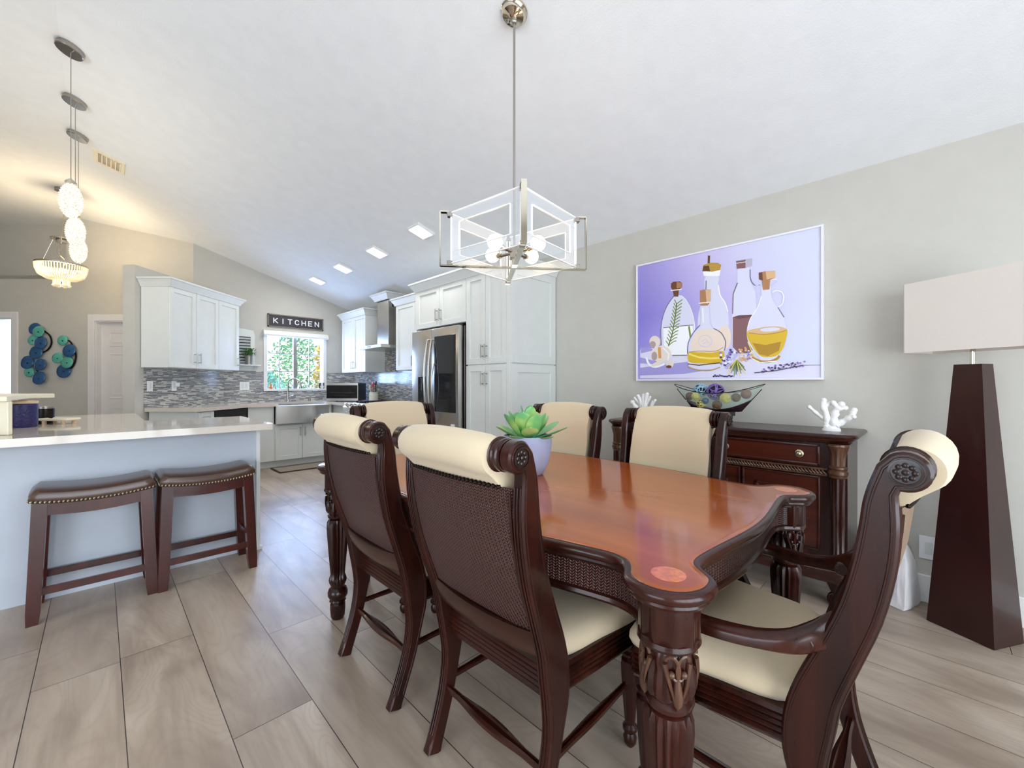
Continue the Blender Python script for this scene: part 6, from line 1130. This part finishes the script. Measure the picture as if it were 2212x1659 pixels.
def deco_ball(c, rad, m, core, label, open_=True):
    o_ = (bc[0]+c[2], bc[1]-c[0], bc[2]+c[1]); r = thing('decorative_ball', label, 'ball', (o_[0], o_[1], o_[2]-rad), 0, 'decorative balls in the glass bowl')
    MB().ball(o_, rad*(.86 if open_ else 1.0), 20, 12).build('core', core, r, smooth=60)
    if open_:
        t = MB(); g = random.Random(int(rad*1e4)+int(c[0]*1000))
        for k in range(16):
            ax = Vector((g.gauss(0, 1), g.gauss(0, 1), g.gauss(0, 1))).normalized(); u = ax.orthogonal().normalized(); v = ax.cross(u); off = g.uniform(-.45, .45)*rad; q = math.sqrt(rad*rad-off*off)
            t.tube([tuple(Vector(o_)+ax*off+(u*math.cos(a)+v*math.sin(a))*q) for a in [2*PI*i/16 for i in range(16)]], rad*.055, 5, closed=True)
        t.build('woven_strands', m, r)
for c3, rad, m, core, l, op in (((-.105, .222, 0), .045, 'twine_blue', 'ball_core', 'pale blue wicker ball on top at the left of the bowl', True),
    ((-.005, .212, -.005), .055, 'twine_purple', 'ball_core', 'large purple wicker ball in the middle of the bowl', True),
    ((-.125, .178, -.035), .028, 'twine_yellow', 'twine_yellow', 'yellow wicker ball beneath the pale blue ball', True),
    ((.065, .170, -.03), .033, 'twine_yellow', 'twine_yellow', 'yellow wicker ball right of the purple ball', True),
    ((.125, .176, -.01), .028, 'twine_brown', 'twine_brown', 'olive brown wicker ball between yellow and brown balls', True),
    ((.182, .200, 0), .032, 'ball_brown', 'ball_brown', 'smooth brown ball at the right end of the bowl', False),
    ((-.180, .180, 0), .028, 'ball_brown', 'ball_brown', 'smooth brown ball at the left end of the bowl', False),
    ((-.062, .150, -.03), .022, 'ball_blue', 'ball_blue', 'small deep blue ball low in the bowl', False),
    ((-.095, .128, -.02), .030, 'twine_yellow', 'ball_core', 'yellow open star ball at the bottom left of the bowl', True),
    ((.010, .124, -.02), .030, 'twine_brown', 'ball_brown', 'reddish brown wicker ball at the bottom middle of the bowl', True)):
    deco_ball(c3, rad, m, core, l, op)

# ------------------------------------------------------------------ painting
PYL, PZ0, PZ1, PW = 1.737, 1.217, 2.176, 1.262
MP = axes((XR-.03, PYL, 0), (0, -1, 0), (-1, 0, 0))
m, nt, b = new_mat('print_background')
tc = nt.nodes.new('ShaderNodeTexCoord'); sp = nt.nodes.new('ShaderNodeSeparateXYZ'); nt.links.new(tc.outputs['Object'], sp.inputs[0])
uu = M_(nt, 'DIVIDE', M_(nt, 'MULTIPLY', sp.outputs[1], -1.0), PW); vv = M_(nt, 'DIVIDE', sp.outputs[2], PZ1-PZ0)
f = M_(nt, 'ADD', M_(nt, 'MULTIPLY', uu, 0.75), M_(nt, 'MULTIPLY', M_(nt, 'ABSOLUTE', M_(nt, 'SUBTRACT', vv, .55)), .38))
nt.links.new(ramp(nt, f, [(0.03, s2l((138, 126, 214))), (.25, s2l((170, 160, 228))), (.45, s2l((202, 192, 240))), (.62, s2l((214, 212, 244))), (.8, s2l((216, 220, 242)))]), b.inputs['Base Color'])
b.inputs['Roughness'].default_value = 0.35
r = thing('framed_print', 'white framed print of oil bottles on lavender ground above the sideboard', 'painting', (XR, PYL, PZ0))
MB(MP).box(.012, PW-.012, -.028, 0.0, PZ0+.012, PZ1-.012).build('canvas', 'print_background', r)
t = MB(MP)
for q in ((.012, PW-.012, PZ0, PZ0+.012), (.012, PW-.012, PZ1-.012, PZ1), (0, .012, PZ0, PZ1), (PW-.012, PW, PZ0, PZ1)): t.box(q[0], q[1], -.029, .010, q[2], q[3])
t.build('frame', 'frame_white', r)
from mathutils.geometry import tessellate_polygon
pn = []
for i, col in enumerate(PCOL):
    nm = 'ink_%d' % i; m, nt, b = new_mat(nm); b.inputs['Base Color'].default_value = (*s2l(col), 1); b.inputs['Roughness'].default_value = 0.4; pn.append(nm)
t = MB(MP)
for i, (ci, q) in enumerate(PPOLY):
    P = [(min(max(q[k]/1000+0.0, .0145), PW-.0145), min(max(q[k+1]/1000+1.0, PZ0+.0145), PZ1-.0145)) for k in range(0, len(q), 2)]
    P = [(u, v) for u, v in P]; z = .0004+i*.00002
    tri = tessellate_polygon([[Vector((u, v, 0)) for u, v in P]])
    t.add([(u, z, v) for u, v in P], [tuple(x) for x in tri], ci)
bm_o = t.build('printed_still_life', pn, r, smooth=0)

# ------------------------------------------------------------------ floor lamp
e1 = Vector((-.505, -.863, 0)); e2 = Vector((.863, -.505, 0)); lc = Vector((2.985, -.135, 0))
ML = Matrix(((e1.x, e2.x, 0, lc.x), (e1.y, e2.y, 0, lc.y), (0, 0, 1, 0), (0, 0, 0, 1)))
r = thing('floor_lamp', 'dark brown obelisk floor lamp with rectangular linen shade', 'lamp', tuple(lc))
def rect(a, b_): return [(-a, -b_), (a, -b_), (a, b_), (-a, b_)]
MB(ML).prism(rect(.125, .100), 0.002, 1.285, taper=rect(.052, .038)).build('base', 'lamp_wood', r, smooth=0)
MB(ML).cyl((0, 0, 0), .010, 1.28, 1.40, 12).build('pole', 'chrome', r)
t = MB(ML); a, b_ = .222, .105; z0, z1 = 1.352, 1.712
t.prism(rect(a, b_), z0, z1); t2 = MB(ML)
for q in ((-a, a, -b_, -b_+.004), (-a, a, b_-.004, b_), (-a, -a+.004, -b_, b_), (a-.004, a, -b_, b_)): t2.box(*q, z0, z1)
t2.build('lamp_shade', 'linen_shade', r, smooth=0)
t = MB(ML).tube([(-a+.002, 0, 1.60), (a-.002, 0, 1.60)], .003, 6).tube([(0, -b_+.002, 1.60), (0, b_-.002, 1.60)], .003, 6).cyl((0, 0, 0), .014, 1.40, 1.60, 12); t.build('shade_spider', 'chrome', r)
# shopping bag
r = thing('paper_bag', 'crumpled white paper bag on the floor between armchair and lamp', 'bag', (3.08, .13, 0))
MG = frame((3.085, .150, 0), -.35)
def bag_sec(z, a, b_, j): 
    g = random.Random(j); return [(x*a+g.uniform(-.004, .004), y*b_+g.uniform(-.004, .004), z) for x, y in ((-1, -1), (-.3, -1.02), (.4, -.98), (1, -1), (1, 0), (1, 1), (.3, .97), (-.4, 1.03), (-1, 1), (-.93, 0))]
MB(MG).loft([bag_sec(.002, .075, .075, 1), bag_sec(.03, .083, .08, 2), bag_sec(.14, .075, .078, 3), bag_sec(.24, .055, .07, 4), bag_sec(.31, .030, .055, 5), bag_sec(.36, .010, .035, 6)]).build('bag_body', 'bag_paper', r, smooth=25)
MB(MG).add([(-.0825, -.05, .05), (-.0825, .05, .05), (-.068, .045, .22), (-.068, -.045, .22), (-.0865, -.05, .05), (-.0865, .05, .05), (-.072, .045, .22), (-.072, -.045, .22)], [(0, 1, 2, 3), (4, 5, 6, 7), (0, 1, 5, 4), (2, 3, 7, 6), (1, 2, 6, 5), (0, 3, 7, 4)]).build('printed_band', 'bag_print', r)

# ------------------------------------------------------------------ glass wall art
def art(name, label, discs, stems, org):
    c = ME @ Vector((org[0], 0.03, org[1])); r = thing(name, label, 'wall art', tuple(ME @ Vector((org[0], 0, org[1]))), ANG)
    for k, u, z, rad in discs:
        n = .028+.018*((hash((round(u*100), round(z*100))) % 3))
        t = MB(ME @ Matrix.Translation((u, n, z)) @ Matrix.Rotation(.12, 4, 'X')); rad *= 1.07; t.lathe([(rad, -.004), (rad*1.0, .002), (rad*.92, .008), (rad*.6, .0135), (rad*.3, .016), (.002, .017)], (0, 0, 0), 28, axis='y')
        d = t.build('glass_disc', 'blue_glass' if k == 'b' else 'teal_glass', r, smooth=60)
        MB(ME @ Matrix.Translation((u+rad*.22, n, z-.01))).lathe([(.010, .014), (.008, .021), (.002, .022)], (0, 0, 0), 12, axis='y').build('rivet', 'iron_dark', d)
        MB(ME).tube([(u, 0.001, z), (u, n-.002, z)], .006, 6).build('post', 'iron_dark', d)
    for pts in stems: MB(ME).tube(smooth_path([(a, .022, b_) for a, b_ in pts], 4), .010, 8).build('stem', 'iron_dark', r)
DL = [('b', -6.649, 1.96, 0.079), ('g', -6.575, 1.919, 0.074), ('g', -6.673, 1.803, 0.066), ('b', -6.546, 1.763, 0.084), ('b', -6.612, 1.628, 0.088), ('b', -6.752, 1.492, 0.088), ('b', -6.533, 1.457, 0.078), ('g', -6.725, 1.357, 0.066), ('b', -6.551, 1.274, 0.086)]
DR = [('g', -6.258, 1.798, 0.066), ('b', -6.149, 1.654, 0.085), ('g', -6.31, 1.552, 0.07), ('g', -6.179, 1.492, 0.078), ('b', -6.245, 1.374, 0.093)]
art('disc_wall_art', 'larger cluster of nine blue and teal glass discs on the hall wall', DL, [[(-6.52, 1.93), (-6.44, 1.86), (-6.42, 1.76), (-6.47, 1.67), (-6.56, 1.62)], [(-6.70, 1.52), (-6.66, 1.43), (-6.61, 1.36), (-6.64, 1.345)]], (-6.62, 1.2))
art('disc_wall_art', 'smaller cluster of five blue and teal glass discs near the hall door', DR, [[(-6.21, 1.80), (-6.16, 1.78), (-6.10, 1.68), (-6.08, 1.56), (-6.12, 1.44), (-6.19, 1.38)]], (-6.2, 1.28))

# ------------------------------------------------------------------ ceiling fittings
SL = math.atan(0.303)
def on_ceil(x, y): return Matrix.Translation((x, y, ZC(x))) @ Matrix.Rotation(SL if x > XRG else 0, 4, 'Y')
for i, y in enumerate((3.64, 4.58, 5.535, 6.455)):
    MC = on_ceil(2.31, y); l = ['nearest the chandelier', 'second from the chandelier', 'third from the chandelier', 'farthest, near the window wall'][i]
    r = thing('ceiling_panel_light', 'square flush ceiling light panel, '+l, 'ceiling light', (2.31, y, ZC(2.31)), 0, 'square panel lights on the slope')
    MB(MC).box(-.105, .105, -.105, .105, -.022, 0, .003).build('housing', 'plate_white', r); MB(MC).box(-.088, .088, -.088, .088, -.025, -.02).build('diffuser', 'led_glow', r)
    light('AREA', 'panel_glow', tuple(MC @ Vector((0, 0, -.03))), 5, (1, .97, .92), .16, .16, tuple(MC.to_3x3() @ Vector((0, 0, -1))))
MC = on_ceil(.07, 5.81)
r = thing('ceiling_vent', 'white rectangular air vent with dark slots on the sloped ceiling', 'vent', (.07, 5.81, ZC(.07)))
MB(MC).box(-.12, .12, -.155, .155, -.012, 0, .002).build('frame', 'cream_paint', r)
MB(MC).box(-.085, .085, -.11, .11, -.013, -.011).build('duct_opening', 'black_plastic', r)
for i in range(6):
    x = -.085+.034*i; MB(MC).box(x-.004, x+.006, -.11, .11, -.019, -.012).build('slat', 'cream_paint', r)
# dining chandelier
ct = 2.035; cr = .011; cc = cam_pt(cr, ct); 
RC = frame((cc.x, cc.y, 0), ANG+math.radians(6.0))
zc = ZC(cc.x)
r = thing('chandelier', 'square chrome and clear acrylic four-bulb chandelier over the dining table', 'chandelier', (cc.x, cc.y, zc))
CM = Matrix.Translation((cc.x, cc.y, zc)) @ Matrix.Rotation(SL, 4, 'Y')
MB(CM).lathe([(.066, 0), (.066, -.006), (.060, -.010), (.052, -.028), (.022, -.036), (.014, -.040)], (0, 0, 0), 36).build('canopy', 'chrome', r, smooth=50)
MB().ball((cc.x, cc.y, zc-.046), .017, 16, 10).build('swivel_ball', 'nickel', r, smooth=50)
MB().cyl((cc.x, cc.y, 0), .006, 1.84, zc-.045, 12).build('rod', 'nickel', r)
zt_, zb_ = 2.015, 1.757; hl = .357; bw, bt = .012, .004
for ax in (0, 1):
    t = MB(RC); a_, b2 = (hl, 0) if ax == 0 else (0, hl)
    def P2(s, z): return (s*a_, s*b2, z)
    w_ = .024
    for s in (-1, 1):
        if ax == 0: t.box(s*hl-.003, s*hl+.003, -w_/2, w_/2, zb_, zt_)
        else: t.box(-w_/2, w_/2, s*hl-.003, s*hl+.003, zb_, zt_)
    for z in (zb_, ):
        if ax == 0: t.box(-hl, hl, -w_/2, w_/2, z-.003+.006*0, z+.003)
        else: t.box(-w_/2, w_/2, -hl, hl, z+.004, z+.010)
    for s in (-1, 1):
        for z in (zt_,):
            if ax == 0: t.box(s*hl, s*(hl-.045), -w_/2, w_/2, z-.003, z+.003)
            else: t.box(-w_/2, w_/2, s*hl, s*(hl-.045), z-.003, z+.003)
    t.build('chrome_loop', 'chrome', r)
t = MB(RC)
for (x, y) in ((hl-.045, 0), (-hl+.045, 0), (0, hl-.045), (0, -hl+.045)):
    for z in (zt_-.012, zb_+.012): MB(RC).box(x-.013, x+.013, y-.013, y+.013, z-.012, z+.012, .002).build('corner_clip', 'nickel', r)
g = hl-.045
cor = [(g, 0), (0, g), (-g, 0), (0, -g)]
for k in range(4):
    A = Vector((*cor[k], 0)); B = Vector((*cor[(k+1) % 4], 0)); d = (B-A); L = d.length; d.normalize(); nn = Vector((d.y, -d.x, 0)); F4 = RC @ Matrix(((d.x, nn.x, 0, A.x), (d.y, nn.y, 0, A.y), (0, 0, 1, 0), (0, 0, 0, 1)))
    w_ = .055; z0, z1 = zb_+.012, zt_-.004
    t = MB(F4).box(.01, L-.01, -.003, .003, z0, z0+w_).box(.01, L-.01, -.003, .003, z1-w_, z1).box(.01, .01+w_, -.003, .003, z0+w_, z1-w_).box(L-.01-w_, L-.01, -.003, .003, z0+w_, z1-w_)
    pnl = t.build('acrylic_panel', 'acrylic', r, smooth=0)
    t = MB(F4); e = .0022
    for (a_, b2, za, zb2) in ((.01, L-.01, z0, z0), (.01, L-.01, z1, z1), (.01+w_, L-.01-w_, z0+w_, z0+w_), (.01+w_, L-.01-w_, z1-w_, z1-w_)): t.box(a_, b2, -.0036, .0036, za-e, zb2+e)
    for (a_, za, zb2) in ((.01, z0, z1), (L-.01, z0, z1), (.01+w_, z0+w_, z1-w_), (L-.01-w_, z0+w_, z1-w_)): t.box(a_-e, a_+e, -.0036, .0036, za, zb2)
    t.build('polished_edge', 'acrylic_edge', pnl, smooth=0)
t = MB(RC).box(-.022, .022, -.022, .022, 1.80, 1.86, .003); t.box(-.012, .012, -.012, .012, zb_+.004, 1.80); t.build('hub', 'nickel', r)
for k in range(4):
    a_ = PI/4+k*PI/2; dx, dy = math.cos(a_), math.sin(a_)
    ar = MB(RC).tube([(dx*.015, dy*.015, 1.832), (dx*.085, dy*.085, 1.832)], .008, 10).tube([(dx*.085, dy*.085, 1.832), (dx*.112, dy*.112, 1.838)], .014, 12).build('arm', 'nickel', r)
    MB(RC).ball((dx*.142, dy*.142, 1.846), .036, 20, 14).build('bulb', 'bulb_glow', ar, smooth=60)
    p = RC @ Vector((dx*.142, dy*.142, 1.846)); light('POINT', 'chandelier_bulb', tuple(p), 7, (1, .84, .6), rad=.037)
# crystal pendants over the peninsula
rg = random.Random(3)
for i, (y, zz) in enumerate(((4.14, 2.44), (4.88, 2.42), (5.54, 2.42))):
    x = -.14; MC = on_ceil(x, y)
    l = ['nearest crystal egg pendant above the peninsula, largest in view', 'middle crystal egg pendant above the peninsula', 'farthest crystal egg pendant above the peninsula'][i]
    r = thing('crystal_pendant', l, 'pendant light', (x, y, ZC(x)), 0, 'crystal pendants over the peninsula')
    MB(MC).lathe([(.073, 0), (.073, -.030), (.069, -.034), (.001, -.034)], (0, 0, 0), 36).build('canopy', 'nickel', r, smooth=35)
    MB().cyl((x, y, 0), .0025, zz+.11, ZC(x)-.03, 6).build('cord', 'nickel', r)
    MB().lathe([(.03, .115), (.03, .13), (.008, .15)], (x, y, zz), 12).build('cap', 'chrome', r)
    t = MB(); ph = PI*(3-math.sqrt(5)); n = 230
    for k in range(n):
        q = 1-2*(k+.5)/n; rr = math.sqrt(1-q*q); s = .0092
        c = (x+.055*rr*math.cos(k*ph), y+.055*rr*math.sin(k*ph), zz+.112*q)
        t.add([(c[0]+a*s, c[1]+b_*s, c[2]+d*s) for a, b_, d in ((1, 0, 0), (-1, 0, 0), (0, 1, 0), (0, -1, 0), (0, 0, 1), (0, 0, -1))], [(0, 2, 4), (2, 1, 4), (1, 3, 4), (3, 0, 4), (2, 0, 5), (1, 2, 5), (3, 1, 5), (0, 3, 5)])
    t.build('crystal_shade', 'crystal_glow', r, smooth=0)
    MB().ball((x, y, zz), .044, 16, 12, sz=2.1).build('inner_globe', 'crystal_glow', r, smooth=60)
    light('POINT', 'pendant_glow', (x, y, zz), 8, (1, .87, .66), rad=.10)
# hall chandelier: basket of crystal rods
hc = cam_pt(-5.33, 4.93); zt = 3.50
r = thing('crystal_basket_chandelier', 'crystal bowl chandelier hanging over the hall at far left', 'chandelier', (hc.x, hc.y, zt))
MB().lathe([(.06, -.03), (.06, 0)], (hc.x, hc.y, zt), 24).build('canopy', 'nickel', r)
MB().tube([(hc.x, hc.y, 3.47), (hc.x+.02, hc.y, 3.2), (hc.x, hc.y, 2.93)], .004, 6).build('cord', 'brass_nail', r)
MB().lathe([(.02, .03), (.095, .012), (.095, -.004), (.05, -.012), (.05, -.04)], (hc.x, hc.y, 2.90), 28).build('hub_plate', 'chrome', r, smooth=50)
t = MB()
for k in range(3):
    a = 2*PI*k/3+.5; t.tube([(hc.x+.08*math.cos(a), hc.y+.08*math.sin(a), 2.9), (hc.x+.20*math.cos(a), hc.y+.20*math.sin(a), 2.60)], .0025, 6)
t.tube(smooth_path([(hc.x, hc.y, 2.87), (hc.x-.03, hc.y, 2.75), (hc.x+.03, hc.y, 2.66), (hc.x+.02, hc.y, 2.60)], 4), .006, 6); t.build('suspension_wire', 'nickel', r)
MB().lathe([(.215, -.008), (.223, -.008), (.223, .012), (.215, .012), (.215, -.008)], (hc.x, hc.y, 2.595), 40, caps=False).build('ring', 'chrome', r)
t = MB()
for k in range(56):
    a = 2*PI*k/56; p = [(hc.x+q*math.cos(a), hc.y+q*math.sin(a), z) for q, z in ((.218, 2.59), (.212, 2.53), (.19, 2.47), (.13, 2.43), (.06, 2.42))]
    t.tube(p, .0068, 5)
t.build('crystal_rods', 'crystal_warm', r)
t = MB()
for k in range(6):
    a = PI*k/3; t.lathe([(.018, .03), (.02, -.02), (.03, -.035), (.012, -.05)], (hc.x+.055*math.cos(a), hc.y+.055*math.sin(a), 2.385), 10)
t.build('crystal_drops', 'crystal_warm', r)
for k in range(4):
    a = PI*k/2+.3; MB().ball((hc.x+.10*math.cos(a), hc.y+.10*math.sin(a), 2.51), .025, 12, 8).build('bulb', 'bulb_glow', r, smooth=60)
light('POINT', 'hall_chandelier_glow', (hc.x, hc.y, 2.52), 30, (1, .80, .52), rad=.12)
